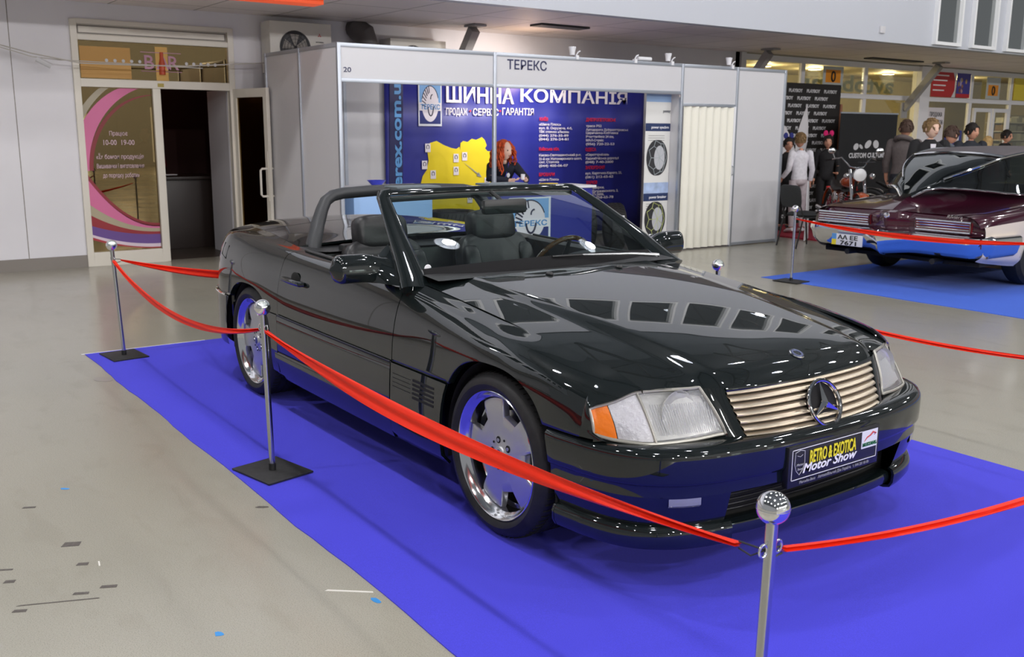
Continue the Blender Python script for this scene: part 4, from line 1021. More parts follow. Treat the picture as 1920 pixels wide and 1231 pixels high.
mb = MB(); mb.sphere(wc, (.03,.07,.06), 16, 10)
for a in (0,90,180,270): mb.tube([wc, wc+(wu*math.cos(R(a))+ww*math.sin(R(a)))*.185], [.02,.009], 6)
mb.tube([wc, wc-wn*.12], .03, 10); mb.build('wheel_hub', TRIM, sw_)
mb = MB(); mb.sphere((-.845,-.665,.935), (.003,.019,.019), 20, 10); mb.build('round_sticker', W_['white'], CAR)
# ================================================================ carpets, posts and ribbons
def carpet(name, x0, x1, y0, y1, col, lab, h=.004):
    m = mat(name+'_pile', col, .95, spec=.08, sheen=.08, noise=(420,.12,2)); mb = MB(); n = 60; P = []
    rnd = random.Random(3)
    for i in range(n+1):
        x = lerp(x0, x1, i/n); P.append([Vector((x, lerp(y0+.006*math.sin(i*.7)+rnd.uniform(-.003,.003) if 0 < i < n else y0, y1, j/12), h+(.002*math.sin(i*.55+j*.4) if 0 < j < 12 and 0 < i < n else 0))) for j in range(13)])
    mb.grid(P); b_ = [r[0] for r in P]; mb.grid([[Vector((p.x,p.y,0)) for p in b_], b_]); b_ = [r[-1] for r in P]; mb.grid([[Vector((p.x,p.y,0)) for p in b_], b_]); mb.grid([[Vector((p.x,p.y,0)) for p in P[0]], P[0]]); mb.grid([[Vector((p.x,p.y,0)) for p in P[-1]], P[-1]])
    return tag(mb.build('carpet', m, smooth=True, ang=50), lab, 'carpet')
BLUE = srgb(72,69,212)
carpet('near', -4.19, 4.6, -1.47, 1.59, BLUE, 'violet-blue show carpet under the dark roadster')
carpet('far', -4.06, 3.0, 5.46, 8.35, srgb(56,100,210), 'lighter blue show carpet under the maroon coupe')
# thin pale tape line along the rear edge of the near carpet
tag(MB().box(-4.215,-4.20,-1.49,-.62,0,.002).build('tape_strip', W_['white'], smooth=False), 'pale tape strip along the back corner of the near blue carpet', 'tape')
POLE = mat('pole_steel', (.56,.57,.58), .2, 1)
BASEM = mat('base_black', (.016,.016,.017), .6, noise=(40,.4))
ZB = .78
def post(x, y, lab, rz=0, H=ZB, lean=(0,0), group=None):
    e = empty('rope_post', (x, y, .006), rz, lab, 'barrier post', group); h = H-.03
    MB().box(-.15,.15,-.12,.12,0,.008).build('base_plate', BASEM, e, bevel=.002)
    MB().cyl((0,0,.008),(0,0,.04),.0165,n=24).build('socket', W_['black'], e)
    MB().cyl((0,0,.03),(lean[0],lean[1],h),.0135,n=28).build('pole', POLE, e)
    MB().sphere((lean[0],lean[1],h+.018),.0365,36,24).lathe([(.0368,-.0012),(.0372,0),(.0368,.0012)], (lean[0],lean[1],h+.018), n=40).build('ball', W_['chrome'], e)
    mb = MB()
    for s in (-1, 1):
        c = Vector((lean[0]+s*.024, lean[1], h-.075)); mb.tube([c+Vector((math.cos(a)*.012, 0, math.sin(a)*.014)) for a in (2*PI*k/20 for k in range(20))], .0028, 8, closed=True)
    mb.build('hook_rings', W_['chrome'], e, ang=60)
    return Vector((x+lean[0], y+lean[1], h-.075))
A = post(1.67, -1.32, 'chrome-balled barrier post nearest the camera, at the front corner of the car', R(90), lean=(.006,-.01))
B = post(-1.18, -1.31, 'barrier post standing beside the rear wheel of the roadster', R(12), lean=(-.014,-.006))
Cc = post(-3.983, -1.258, 'barrier post at the far left corner of the blue carpet', R(5), lean=(-.03,-.02))
D_ = post(-1.05, 1.47, 'barrier post showing only its chrome ball beyond the roadster hood', R(5))
F_ = post(-3.668, 5.476, 'thin barrier post at the corner of the far blue carpet by the black chair', R(5))
E_ = post(1.72, 1.5, 'barrier post out at the right front corner of the near carpet')
G2 = post(-3.98, 1.45, 'barrier post hidden behind the tail of the roadster')
H_ = post(-.93, 5.40, 'barrier post whose black base just shows at the right edge by the far carpet', R(5))
def ribbon(a, b_, sag, lab, w0=.012, w1=.05, ea=.05, eb=.05, twist=0.0, peak=.5, sides=None):
    a, b_ = Vector(a), Vector(b_); d = (b_-a); L = Vector((d.x,d.y,0)).normalized(); nrm = Vector((-L.y, L.x, 0))
    a2, b2 = a+L*ea+Vector((0,0,-.006)), b_-L*eb+Vector((0,0,-.006)); P = []; n = 70; Q = []
    rnd = random.Random(int(abs(a.x*100)))
    for i in range(n+1):
        t = i/n; p = a2.lerp(b2, t); p.z -= sag*4*t*(1-t)
        k = math.sin(PI*min(1, t/peak*.5 if t < peak else .5+(t-peak)/(1-peak)*.5))**.8; w_ = lerp(w0, w1, k)
        th = twist*(t-.5)*2 + R(14)*math.sin(t*5+a.x); row = []; row2 = []
        for j in range(9):
            f = j/8-.5; up = Vector((0,0,math.cos(th)))+nrm*math.sin(th)
            q = p+up*w_*f*1.0 + nrm*(.006*math.sin(f*9+t*7)*(1-k*.3)+.010*(1-k)*math.cos(f*PI*3))
            row.append(q); row2.append(q+nrm*.0012)
        P.append(row); Q.append(row2)
    mb = MB().grid(P).grid(Q[::-1]); mb.grid([[r[0] for r in P],[r[0] for r in Q]]); mb.grid([[r[-1] for r in P],[r[-1] for r in Q]])
    e = empty('ribbon', tuple(a), 0, lab, 'ribbon'); inv = Matrix.Translation(-a)
    mb.v = [inv @ v for v in mb.v]; mb.build('band', W_['red'], e, ang=60)
    ml = MB()
    for p0, p1 in ((a, a2), (b_, b2)):
        d2 = p1-p0; ml.tube([inv@(p0+L*0+Vector((0,0,.004))), inv@(p0+d2*.5+Vector((0,0,-.018))), inv@(p1+Vector((0,0,-.010)))], .0022, 6); ml.tube([inv@(p0+Vector((0,0,.006))), inv@(p0+d2*.5+Vector((0,0,.006))), inv@(p1+Vector((0,0,.006)))], .0022, 6)
    ml.build('elastic_loop', W_['black'], e)
ribbon(B, A, .085, 'wide red ribbon in front of the roadster flank between two near posts', w1=.062, ea=.03, eb=.07, peak=.35)
ribbon(Cc, B, .16, 'red ribbon sagging from the far left post to the post by the rear wheel', w1=.05, ea=.02, eb=.03, peak=.35)
ribbon(Cc, G2, .20, 'red ribbon running behind the tail of the roadster', w1=.06, ea=.05, peak=.3)
ribbon(A, E_, .12, 'red ribbon leaving the nearest post towards the right edge', w0=.014, w1=.022, ea=.06)
ribbon(D_, E_, .12, 'thin red ribbon beyond the right headlight of the roadster', w0=.014, w1=.02)
ribbon(F_, H_, .07, 'red ribbon stretched in front of the maroon coupe chrome bumper', w1=.05, ea=.02)
# scraps and scuffs on the floor
def scrap(px, py, sx, sy, rz, m, lab, name='tape_scrap', seed=0, cat='tape'):
    c = hit(px, py, 2, 0); rnd = random.Random(seed+px); n = 9
    pts = [(math.cos(2*PI*k/n)*sx*rnd.uniform(.7,1.1), math.sin(2*PI*k/n)*sy*rnd.uniform(.7,1.1)) for k in range(n)] if seed else [(-sx,-sy),(sx,-sy*.8),(sx*.95,sy),(-sx*.9,sy*.9)]
    cr_, sr_ = math.cos(rz), math.sin(rz)
    tag(MB().prism([(a*cr_-b_*sr_, a*sr_+b_*cr_) for a, b_ in pts], (c.x,c.y,.0004), (1,0,0),(0,1,0),(0,0,.0008)).build(name, m, smooth=False), lab, cat)
BT = mat('blue_tape', srgb(60,150,225), .4); DTp = mat('tape_residue', srgb(92,86,82), .7, noise=(90,.2)); WT = mat('white_chalk', srgb(225,222,215), .7)
scrap(411,1188,.018,.014,.2,BT,'small bright blue tape scrap at the bottom left of the floor',seed=3)
scrap(705,1125,.03,.012,.1,BT,'torn light blue tape scrap touching the carpet edge',seed=5)
scrap(122,916,.022,.012,.8,BT,'faded blue tape scrap far out on the left floor',seed=8)
ch = [(134,1020,.032,.022,'dark square tape mark on the left floor'),(155,1057,.02,.012,'small dark smudge beside the square tape mark'),(204,1099,.028,.011,'dark tape mark right of the long scuff line'),(152,1112,.026,.009,'dark tape mark at the end of the long scuff line'),(37,1145,.022,.01,'dark tape mark at the start of the long scuff line'),(18,1090,.018,.012,'dark tape mark at the left frame edge'),(55,951,.026,.009,'faint dark dash on the upper left floor'),(8,1068,.03,.006,'thin dark dash at the left frame edge')]
for px_, py_, a, b_, lab in ch: scrap(px_, py_, a, b_, R(62), DTp, lab)
scrap(110,1128,.13,.0035,R(68),DTp,'long thin dark scuff line at the lower left')
scrap(655,1108,.085,.006,R(50),WT,'white chalk stroke ending at the carpet edge','chalk_mark',cat='mark')
scrap(186,1056,.022,.003,R(-10),WT,'short white scratch on the left floor','chalk_mark',cat='mark')
scrap(492,950,.035,.012,R(60),DTp,'dark scribble mark beside the carpet edge',seed=11)
scrap(195,711,.09,.05,R(20),mat('wet_grey', srgb(150,146,140), .25),'pale patch on the floor in front of the far left post',seed=13,name='floor_patch',cat='patch')
# ================================================================ the tyre company's stand
BX = -6.3; BH = 2.41; BB = -8.2
B0, B1, B2, B3, B4 = 1.55, 3.45, 6.38, 7.42, 8.40
BO = empty('exhibition_booth', (BX, B0, 0), 0, 'white panel exhibition stand with blank header and blue tyre wall behind', 'exhibition stand')
LAM = W_['lam']; ALU = W_['alu']
def L(p): return Vector(p)-Vector((BX,B0,0))
def bbox(name, x0, x1, y0, y1, z0, z1, m, par=BO, **k):
    mb = MB(); mb.box(x0-BX, x1-BX, y0-B0, y1-B0, z0, z1); return mb.build(name, m, par, **k)
for y in (B0, B1, B2, B3, B4): bbox('post', BX-.02, BX+.02, y-.02, y+.02, .0 , BH, ALU, bevel=.005)
for x in (-7.25, BB): bbox('post', x-.02, x+.02, B0-.02, B0+.02, 0, BH, ALU, bevel=.005)
for x in (-7.25, BB): bbox('post', x-.02, x+.02, B4-.02, B4+.02, 0, BH, ALU, bevel=.005)
def rail(x0,x1,y0,y1,z): bbox('rail', min(x0,x1)-.015, max(x0,x1)+.015, min(y0,y1)-.015, max(y0,y1)+.015, z-.02, z+.02, ALU, bevel=.004)
for a, b_ in ((B0,B1),(B1,B2)):
    rail(BX,BX,a+.03,b_-.03,BH-.02); rail(BX,BX,a+.03,b_-.03,2.045)
    bbox('header_panel', BX-.004, BX+.004, a+.02, b_-.02, 2.06, BH-.03, LAM, smooth=False)
rail(BX,BX,B2+.03,B3-.03,BH-.02); rail(BX,BX,B2+.03,B3-.03,1.90); bbox('door_head_panel', BX-.004, BX+.004, B2+.02, B3-.02, 1.92, BH-.03, LAM, smooth=False)
rail(BX,BX,B3+.03,B4-.03,BH-.02); rail(BX,BX,B3+.03,B4-.03,.03); bbox('front_panel', BX-.004, BX+.004, B3+.02, B4-.02, .05, BH-.03, LAM, smooth=False)
for a, b_ in ((BB,-7.25),(-7.25,BX)):
    for y in (B0, B4):
        rail(a+.03,b_-.03,y,y,BH-.02); bbox('side_panel', a+.02, b_-.02, y-.004, y+.004, .05, BH-.03, LAM, smooth=False)
y = B0
while y < B4-.1:
    y2 = min(y+.98, B4); bbox('back_panel', BB-.004, BB+.004, y+.02, y2-.02, .05, BH-.03, LAM, smooth=False); bbox('post', BB-.02, BB+.02, y2-.02, y2+.02, 0, BH, ALU); y = y2
rail(BB,BB,B0+.03,B4-.03,BH-.02)
bbox('closet_side_panel', -6.78, BX-.02, B2-.004, B2+.004, .05, BH-.03, LAM, smooth=False)
NAVY = mat('navy_print', srgb(36,40,82), .5)
mb = MB(); put(mb, 'ТЕРЕКС', L((BX+.005,3.62,2.235)), (0,1,0), (1,0,0), .105, .56, .012); mb.build('company_lettering', NAVY, BO, smooth=False)
mb = MB(); put(mb, '20', L((BX+.005,1.60,2.125)), (0,1,0), (1,0,0), .05, .085, .008); mb.build('stand_number', NAVY, BO, smooth=False)
# folding door
P = []
n = 7
for i in range(n*6+1):
    y = lerp(B2+.03, B3-.05, i/(n*6)); k = i % 6; x = BX+.0+.022*math.cos(2*PI*i/6)
    P.append([Vector((x*1.0-BX+.012*z*0, y-B0, z)) for z in (.02,.3,1.0,1.6,1.88)])
fd = MB().grid(P).build('folding_door', mat('cream_vinyl', srgb(236,234,222), .45), BO, ang=80)
MB().box(BX-BX-.02, .03, B3-.055-B0, B3-.02-B0, .02, 1.89).build('door_edge', W_['white'], fd, bevel=.004)
MB().tube([(.035,B3-.05-B0,.98),(.06,B3-.05-B0,1.0),(.06,B3-.05-B0,1.08),(.035,B3-.05-B0,1.1)], .008, 8).build('door_pull', ALU, fd)
# blue wall banner
XB_ = BB+.06
KB = mat('banner_blue', srgb(38,44,140), .45, noise=(.8,.12))
e = empty('wall_banner', (XB_, 3.05, 0), 0, 'large blue tyre company wall banner with yellow country map and white headline', 'banner')
y0b, y1b = 3.05, 7.45
P = [[Vector((.006*math.sin(i*.9), lerp(0, y1b-y0b, i/60), z)) for z in (.1,.8,1.5,2.3)] for i in range(61)]
MB().grid(P).build('sheet', KB, e, solid=.002)
def bh(px, py): p = hit(px, py, 0, XB_+.008); return Vector((.012, p.y-3.05, p.z))
def bl(px, py, dx=0): v = bh(px, py); v.x += dx; return v
MB().quad(bl(730,140,.004),bl(755,140,.004),bl(755,470,.004),bl(730,470,.004)).build('dark_edge_strip', mat('edge_navy', srgb(22,26,84), .5), e, smooth=False, solid=.001)
mb = MB(); p = bl(753,372,.008); v_, f_, w_t = txt('www.terex.com.ua', .03)
put(mb, 'www.terex.com.ua', Vector((p.x, bl(753,372).y, .05)), (0,0,1), (1,0,0), .135, 2.2, .03); mb.build('web_address', mat('sky_print', srgb(96,160,220), .5), e, smooth=False)
WB = mat('banner_white_print', srgb(238,232,240), .45); RB = mat('banner_red_print', srgb(214,40,70), .45)
def line(mb, s_, px0, px1, pyb, pyt, bold=.02):
    a, b_, c = bl(px0, pyb, .004), bl(px1, pyb, .004), bl(px0, pyt, .004); put(mb, s_, a, (0,1,0), (1,0,0), c.z-a.z, b_.y-a.y, bold)
mb = MB(); line(mb, 'ШИННА', 836, 963, 191, 162, .022); line(mb, 'КОМПАНІЯ', 975, 1175, 190, 166, .022); mb.build('headline', WB, e, smooth=False)
mb = MB(); line(mb, 'ПРОДАЖ', 836, 876, 215, 202, .015); line(mb, 'СЕРВІС', 886, 934, 216, 203, .015); line(mb, 'ГАРАНТІЯ', 941, 1000, 215, 202, .015); mb.build('services_line', WB, e, smooth=False)
for px_ in (881, 937): MB().lathe([(0,.003),(.014,.003)], bl(px_, 208, .004), (1,0,0), n=12).build('red_dot', RB, e)
for t_, a, b_, y_ in (('КИЇВ',1011,1027,226),('Київська обл.',1010,1048,282),('БРОВАРИ',1010,1039,330),('ДНІПРОПЕТРОВСЬК',1098,1154,227),('ОДЕСА',1097,1117,283),('ЗАПОРІЖЖЯ',1097,1133,317),('ХАРКІВ',1098,1119,345),('ЛЬВІВ',1098,1115,383)):
    mb = MB(); line(mb, t_, a, b_, y_, y_-6, .03); mb.build('red_city_name', RB, e, smooth=False)
mb = MB()
for t_, a, b_, y_ in (('«Шина Плюс»',1010,1051,235),('вул. В. Окружна, 4-б,',1010,1072,242),('ТВК стоянка «Лиски»',1010,1066,249),('(044) 276-35-89',1010,1065,256),('(044) 276-24-81',1010,1065,263),
  ('Києво-Святошинський р-н,',1010,1089,293),('21-й км Житомирського шосе,',1010,1090,300),('смт. Стоянка',1010,1047,306),('(044) 400-06-07',1010,1064,313),('«Шина Плюс»',1010,1047,339),('Броварська',1010,1045,347),('окружна дорога, 1',1010,1062,354),
  ('траса Р52',1098,1127,238),('Автодорога Дніпропетровськ',1098,1177,245),('Царичанка-Кобеляки',1098,1158,251),('Решетилівка 24 км,',1098,1150,258),('МАЛ-Сервіс',1098,1131,265),('(056) 720-22-53',1098,1151,272),('«Євротермінал»',1097,1141,292),('Хаджибейська дорога,4',1097,1159,299),('(048) 7-40-2000',1097,1149,306),
  ('вул. Карпенка-Карого, 25,',1097,1165,327),('(061) 212-65-62',1097,1149,334),('с. Подвірки,',1097,1132,354),('вул. Дзержинського, 3,',1097,1158,361),('САТП-2606,',1097,1132,367),('(057) 758-65-78',1097,1149,373)):
    mb = MB(); line(mb, t_, a, b_, y_, y_-4.6, .015); mb.build('address_line', WB, e, smooth=False)
# the map
mp_ = [(805,268),(818,264),(832,272),(845,277),(855,279),(861,275),(862,282),(863,268),(868,264),(876,266),(884,260),(892,262),(903,257),(908,262),(912,272),(909,278),(913,283),(923,284),(926,300),(921,320),(924,332),(921,352),(918,362),(915,395),(783,400),(787,350),(792,330),(800,318),(803,300),(801,285)]
MB().prism([(bl(a,b_).y, bl(a,b_).z) for a, b_ in mp_], (.014,0,0),(0,1,0),(0,0,1),(.002,0,0)).build('country_map', mat('map_yellow', srgb(240,216,38), .45), e, smooth=False)
for a, b_ in ((801,277),(795,309),(811,327),(854,296),(870,293),(854,320),(912,340),(914,352),(860,360),(880,372)):
    mb = MB(); mk = MB(); c = bl(a,b_,.012); mb.box(c.x, c.x+.001, c.y-.04, c.y+.04, c.z-.055, c.z+.055); mk.tube([(c.x+.002, c.y+math.cos(R(q))*.02, c.z+.01+math.sin(R(q))*.026) for q in range(-60,241,30)], .005, 4)
    mm_ = mb.build('map_marker', WB, e, smooth=False); mk.build('marker_glyph', NAVY, mm_)
a, b_ = bl(866,302,.012), bl(902,332,.012); d = (b_-a).normalized(); q = Vector((0,-d.z,d.y)); MB().quad(a, b_-d*.07-q*.008, b_-d*.07+q*.008, a).quad(b_-d*.08-q*.03, b_, b_-d*.08+q*.03).build('map_arrow', W_['alu'], e, smooth=False)
# logo panel
def logo(par, o, w_, h_, text=True):
    """light-blue panel with a white tyre, built on a plane facing +x; o = lower left corner (local)"""
    o = Vector(o); mbA = MB().box(o.x, o.x+.002, o.y, o.y+w_, o.z, o.z+h_); A = mbA.build('logo_panel', mat('logo_frame_white', srgb(225,230,240), .5), par, smooth=False)
    MB().box(o.x+.002, o.x+.003, o.y+w_*.05, o.y+w_*.95, o.z+h_*.5, o.z+h_*.97).build('logo_sky', mat('logo_sky', srgb(120,170,225), .5), A, smooth=False)
    MB().box(o.x+.002, o.x+.003, o.y+w_*.05, o.y+w_*.95, o.z+h_*.05, o.z+h_*.36).build('logo_ground', mat('logo_ground', srgb(34,46,120), .5), A, smooth=False)
    c = Vector((o.x+.003, o.y+w_*.5, o.z+h_*.52)); el = lambda rx, rz, n=40, a0=0, a1=360: [(c.y+math.cos(R(lerp(a0,a1,k/n)))*rx, c.z+math.sin(R(lerp(a0,a1,k/n)))*rz) for k in range(n)]
    MB().prism(el(w_*.36,h_*.42), (c.x,0,0),(0,1,0),(0,0,1),(.001,0,0)).build('logo_tyre', mat('logo_tyre_white', srgb(232,226,236), .5), A, smooth=False)
    mb = MB(); DKN = mat('logo_dark', srgb(40,40,70), .5)
    mb.tube([(c.x+.003,y,z) for y, z in el(w_*.36,h_*.42,30,20,170)], w_*.012, 4)
    for k in range(7):
        a_ = R(100+14*k); p0 = Vector((c.x+.003, c.y+math.cos(a_)*w_*.35, c.z+math.sin(a_)*h_*.41)); p1 = Vector((c.x+.003, c.y+math.cos(a_)*w_*.2, c.z+math.sin(a_+.15)*h_*.27)); mb.tube([p0,p1], w_*.016, 4)
    mb.tube([(c.x+.003,y,z) for y, z in [(c.y+w_*.02+math.cos(R(a_))*w_*.12, c.z-h_*.02+math.sin(R(a_))*h_*.26) for a_ in range(190,351,16)]], w_*.022, 4)
    mb.tube([(c.x+.003,y,z) for y, z in [(c.y+w_*.1+math.cos(R(a_))*w_*.08, c.z+h_*.12+math.sin(R(a_))*h_*.1) for a_ in range(90,200,16)]], w_*.018, 4); mb.build('logo_tread_marks', DKN, A)
    MB().box(o.x+.0045, o.x+.006, o.y+w_*.03, o.y+w_*.97, o.z+h_*.36, o.z+h_*.55).build('logo_name_band', mat('logo_tyre_white', srgb(236,232,240), .5), A, smooth=False)
    mb = MB(); put(mb, 'ТЕРЕКС', (o.x+.0065, o.y+w_*.5, o.z+h_*.395), (0,1,0), (1,0,0), h_*.115, w_*.82, .02, 'c'); mb.build('logo_name', mat('logo_blue', srgb(70,140,205), .5), A, smooth=False)
a, b_ = bl(784,236,.006), bl(827,157,.006); logo(e, a, b_.y-a.y, b_.z-a.z)
# stand-up banners with tyre chains at the right of the stand
ch = empty('chain_banner', (BX-.17, 5.93, 0), 0, 'white roll-up banner showing two snow-chained tyres, right end of the stand', 'banner')
CW = .44; PW = mat('banner_paper', srgb(226,226,224), .5)
MB().box(-.004,0,0,CW,.05,2.03).build('sheet', PW, ch, smooth=False); MB().box(-.05,.04,-.01,CW+.01,0,.05).build('base', ALU, ch, bevel=.008)
for z0_, z1_, col, nm in ((1.93,2.03,srgb(150,180,220),'sky_band'),(1.56,1.66,srgb(34,52,96),'title_band'),(.66,.76,srgb(34,52,96),'title_band'),(.76,.90,srgb(170,190,226),'ice_band'),(.06,.20,srgb(160,184,222),'ice_band')):
    mb_ = mat(nm, col, .5, noise=(7,.25) if 'ice' in nm else None); MB().box(.0005,.0015,.0,CW,z0_,z1_).build(nm, mb_, ch, smooth=False)
mb = MB(); put(mb, 'power synchro', (.0025,.10,1.595), (0,1,0), (1,0,0), .034, .31, .02); put(mb, 'power breaker', (.0025,.10,.695), (0,1,0), (1,0,0), .034, .31, .02); mb.build('banner_titles', W_['ltxt'], ch, smooth=False)
mb = MB()
for k in range(3): mb.box(.0025,.003,.05,.34,1.50-.03*k,1.507-.03*k); mb.box(.0025,.003,.05,.34,.62-.03*k,.627-.03*k)
mb.build('small_print_lines', mat('grey_line', srgb(150,150,150), .6), ch, smooth=False)
mb = MB(); put(mb, 'pewag', (.0025,.30,1.80), (0,1,0), (1,0,0), .04, .13, .02); mb.build('brand_word', mat('grey_word', srgb(110,112,118), .5), ch, smooth=False)
def chained(cz, col):
    E2 = []; T = mat('print_tyre', srgb(48,48,52), .5); 
    def ell(rx, rz, x, cy=.22, n=40): return [(cy+math.cos(2*PI*k/n)*rx, cz+math.sin(2*PI*k/n)*rz) for k in range(n)]
    P1 = ell(.17,.23,0,.235); t_ = MB().prism(P1, (.0025,0,0),(0,1,0),(0,0,1),(.0008,0,0)).prism(ell(.17,.23,0,.20), (.0022,0,0),(0,1,0),(0,0,1),(.0008,0,0)).build('printed_tyre', T, ch, smooth=False)
    MB().prism(ell(.095,.155,0,.26), (.0035,0,0),(0,1,0),(0,0,1),(.0008,0,0)).build('printed_rim', mat('print_silver', srgb(190,192,198), .4), t_, smooth=False)
    mb = MB()
    for k in range(7):
        a = 2*PI*k/7; b2 = 2*PI*(k+.5)/7; b3 = 2*PI*(k+1)/7
        f = lambda ang, rx, rz, cy: Vector((.005, cy+math.cos(ang)*rx, cz+math.sin(ang)*rz))
        mb.tube([f(a,.165,.225,.22), f(b2,.13,.19,.24), f(b3,.165,.225,.22)], .004, 4); mb.tube([f(b2,.13,.19,.24), f(b2,.10,.16,.26)], .004, 4); mb.tube([f(b2,.10,.155,.26), (.005,.26,cz)], .003, 4)
    mb.build('printed_chain', mat('print_chain', col, .4), t_)
chained(1.22, srgb(170,180,184)); chained(.42, srgb(190,200,120))
# clip-on spot lamps along the top rail
def clip(y, lab, long=False):
    e = empty('clip_spot_lamp', (BX, y, BH), 0, lab, 'lamp')
    MB().box(-.02,.03,-.02,.02,-.03,.02).build('clamp', W_['white'], e, bevel=.004)
    MB().tube([(0,0,.02),(0,.03,.06),(0,.06,.07)], .008, 8).build('arm', W_['white'], e)
    if long: MB().tube([(-.0,.05,.03),(-.0,.27,.03)], .024, 12).build('lamp_head', W_['white'], e)
    else: MB().lathe([(.0,.0),(.03,.0),(.035,.05),(.045,.09),(.04,.095),(0,.08)], (0,-.06,.02), (0,0,1), n=20).build('lamp_head', W_['white'], e)
clip(4.62, 'white clip spot lamp on the header above the company name'); clip(5.55, 'long white lamp head lying on the top rail', True); clip(6.18, 'small white clip lamp beside the right header post'); clip(7.30, 'white clip spot lamp over the folding door')
for y_, e_ in ((4.9, 38), (3.9, 7), (6.0, 7)):
    l = bpy.data.lights.new('banner_spot', 'SPOT'); l.energy = e_*3; l.spot_size = R(95); l.spot_blend = .6; l.shadow_soft_size = .06; l.color = (1,.93,.86)
    o = bpy.data.objects.new('banner_spot', l); COL.objects.link(o); p = Vector((BX-.75, y_, BH+.0)); o.location = p; o.rotation_euler = (Vector((XB_, y_+.0, 1.95))-p).to_track_quat('-Z','Y').to_euler()
l = bpy.data.lights.new('wall_glow', 'POINT'); l.energy = 9; l.color = (1,.66,.42); l.shadow_soft_size = .08
o = bpy.data.objects.new('wall_glow', l); COL.objects.link(o); o.location = (BX-1.75, 5.2, BH+.0)
# counters
def counter(x0,x1,y0,y1,h,lab,m_):
    e = empty('reception_counter', (x0,y0,0), 0, lab, 'counter'); w_, d_ = x1-x0, y1-y0
    MB().box(0,w_,0,d_,0,h-.03).build('body', m_, e, bevel=.006); MB().box(-.03,w_+.04,-.03,d_+.03,h-.03,h).build('counter_top', W_['white'], e, bevel=.006); return e
SKYP = mat('pale_blue_panel', srgb(140,178,226), .4)
ca = counter(-6.95,-6.5,1.78,2.75,.95,'pale blue fronted counter holding the blue bowl at the left end of the stand', SKYP)
cb = counter(-6.85,-6.42,3.62,5.02,.90,'info counter with the tyre logo front where the woman leans', KB)
logo(cb, (.435, .12, .22), .62, .56)
MB_ = MB().lathe([(.0,.0),(.05,.0),(.055,.008),(.10,.055),(.105,.06),(.097,.055),(.05,.015),(0,.012)], (-6.72,2.17,.951), n=32); tag(MB_.build('bowl', mat('blue_plastic', srgb(50,60,190), .3)), 'blue plastic bowl on the left counter of the stand', 'bowl')
# tyres on show
def tyre(x, y, z, lab, rz=0, r_=.31, w_=.2, flat=False, label=False):
    e = empty('show_tyre', (x,y,z), rz, lab, 'tyre'); ax = (0,0,1) if flat else (1,0,0); o_ = (0,0,w_/2) if flat else (0,0,r_)
    h = w_/2
    MB().lathe([(r_*.60,-h*.8),(r_*.64,-h*.98),(r_*.84,-h*1.08),(r_*.95,-h*.95),(r_*.99,-h*.7),(r_,0),(r_*.99,h*.7),(r_*.95,h*.95),(r_*.84,h*1.08),(r_*.64,h*.98),(r_*.60,h*.8),(r_*.60,-h*.8)], o_, ax, n=44).build('carcass', W_['rubber'], e)
    mb = MB()
    for k in range(40):
        a = 2*PI*k/40; u, w2 = basis(Vector(ax)); d = u*math.cos(a)+w2*math.sin(a); d2 = u*math.cos(a+.07)+w2*math.sin(a+.07); A_ = Vector(ax)
        for s in (-1,1): mb.tube([Vector(o_)+d*r_*1.003+A_*s*h*.15, Vector(o_)+d2*r_*.985+A_*s*h*.8], .004, 4)
    mb.build('tread', GAP, e)
    return e
t1 = tyre(-6.78, 5.72, 0, 'upright show tyre with a green and white label, right side of the stand', R(62), r_=.315)
lb_ = MB().prism([(-.035,-.09),(.035,-.09),(.035,.09),(-.035,.09)], (0,0,.40), (1,0,0), (0,0,1), (0,-.004,0)).build('paper_label', W_['white'], t1, smooth=False)
lb_.location = (.02,-.306,.0)
lb_ = MB().prism([(-.035,-.09),(.035,-.09),(.035,-.04),(-.035,-.04)], (0,0,.40), (1,0,0), (0,0,1), (0,-.0045,0)).build('green_label_band', mat('label_green', srgb(90,190,70), .5), t1, smooth=False); lb_.location = (.02,-.3065,.0)
tyre(-7.12, 5.5, 0, 'upright show tyre behind the one with the label', R(62), r_=.30)
tyre(-7.5, 3.15, .0, 'dark tyre standing between the two stand counters', R(88), r_=.32)
tyre(-6.68, 3.13, .0, 'bottom tyre of the low stack between the counters', 0, r_=.30, flat=True)
tyre(-6.68, 3.13, .219, 'second tyre of the low stack between the counters', 0, r_=.30, flat=True)
tyre(-6.68, 3.13, .438, 'third tyre of the low stack between the counters', 0, r_=.30, flat=True)
tyre(-7.3, 4.95, .0, 'upright dark tyre behind the far end of the info counter', R(75), r_=.29)
for k, (px_, lab) in enumerate(((988,'white leaflet on the info counter under her hand'),(1040,'white leaflet at the far end of the info counter'))):
    tag(MB().box(-6.75,-6.5,4.05+.6*k,4.35+.6*k,.901,.904).build('leaflet', W_['white'], smooth=False), lab, 'leaflet')
tag(MB().box(-6.72,-6.58,4.42,4.60,.901,.925).build('yellow_notepad', mat('pad_yellow', srgb(230,200,40), .5), bevel=.003), 'yellow notepad on the info counter in front of the woman', 'notepad')
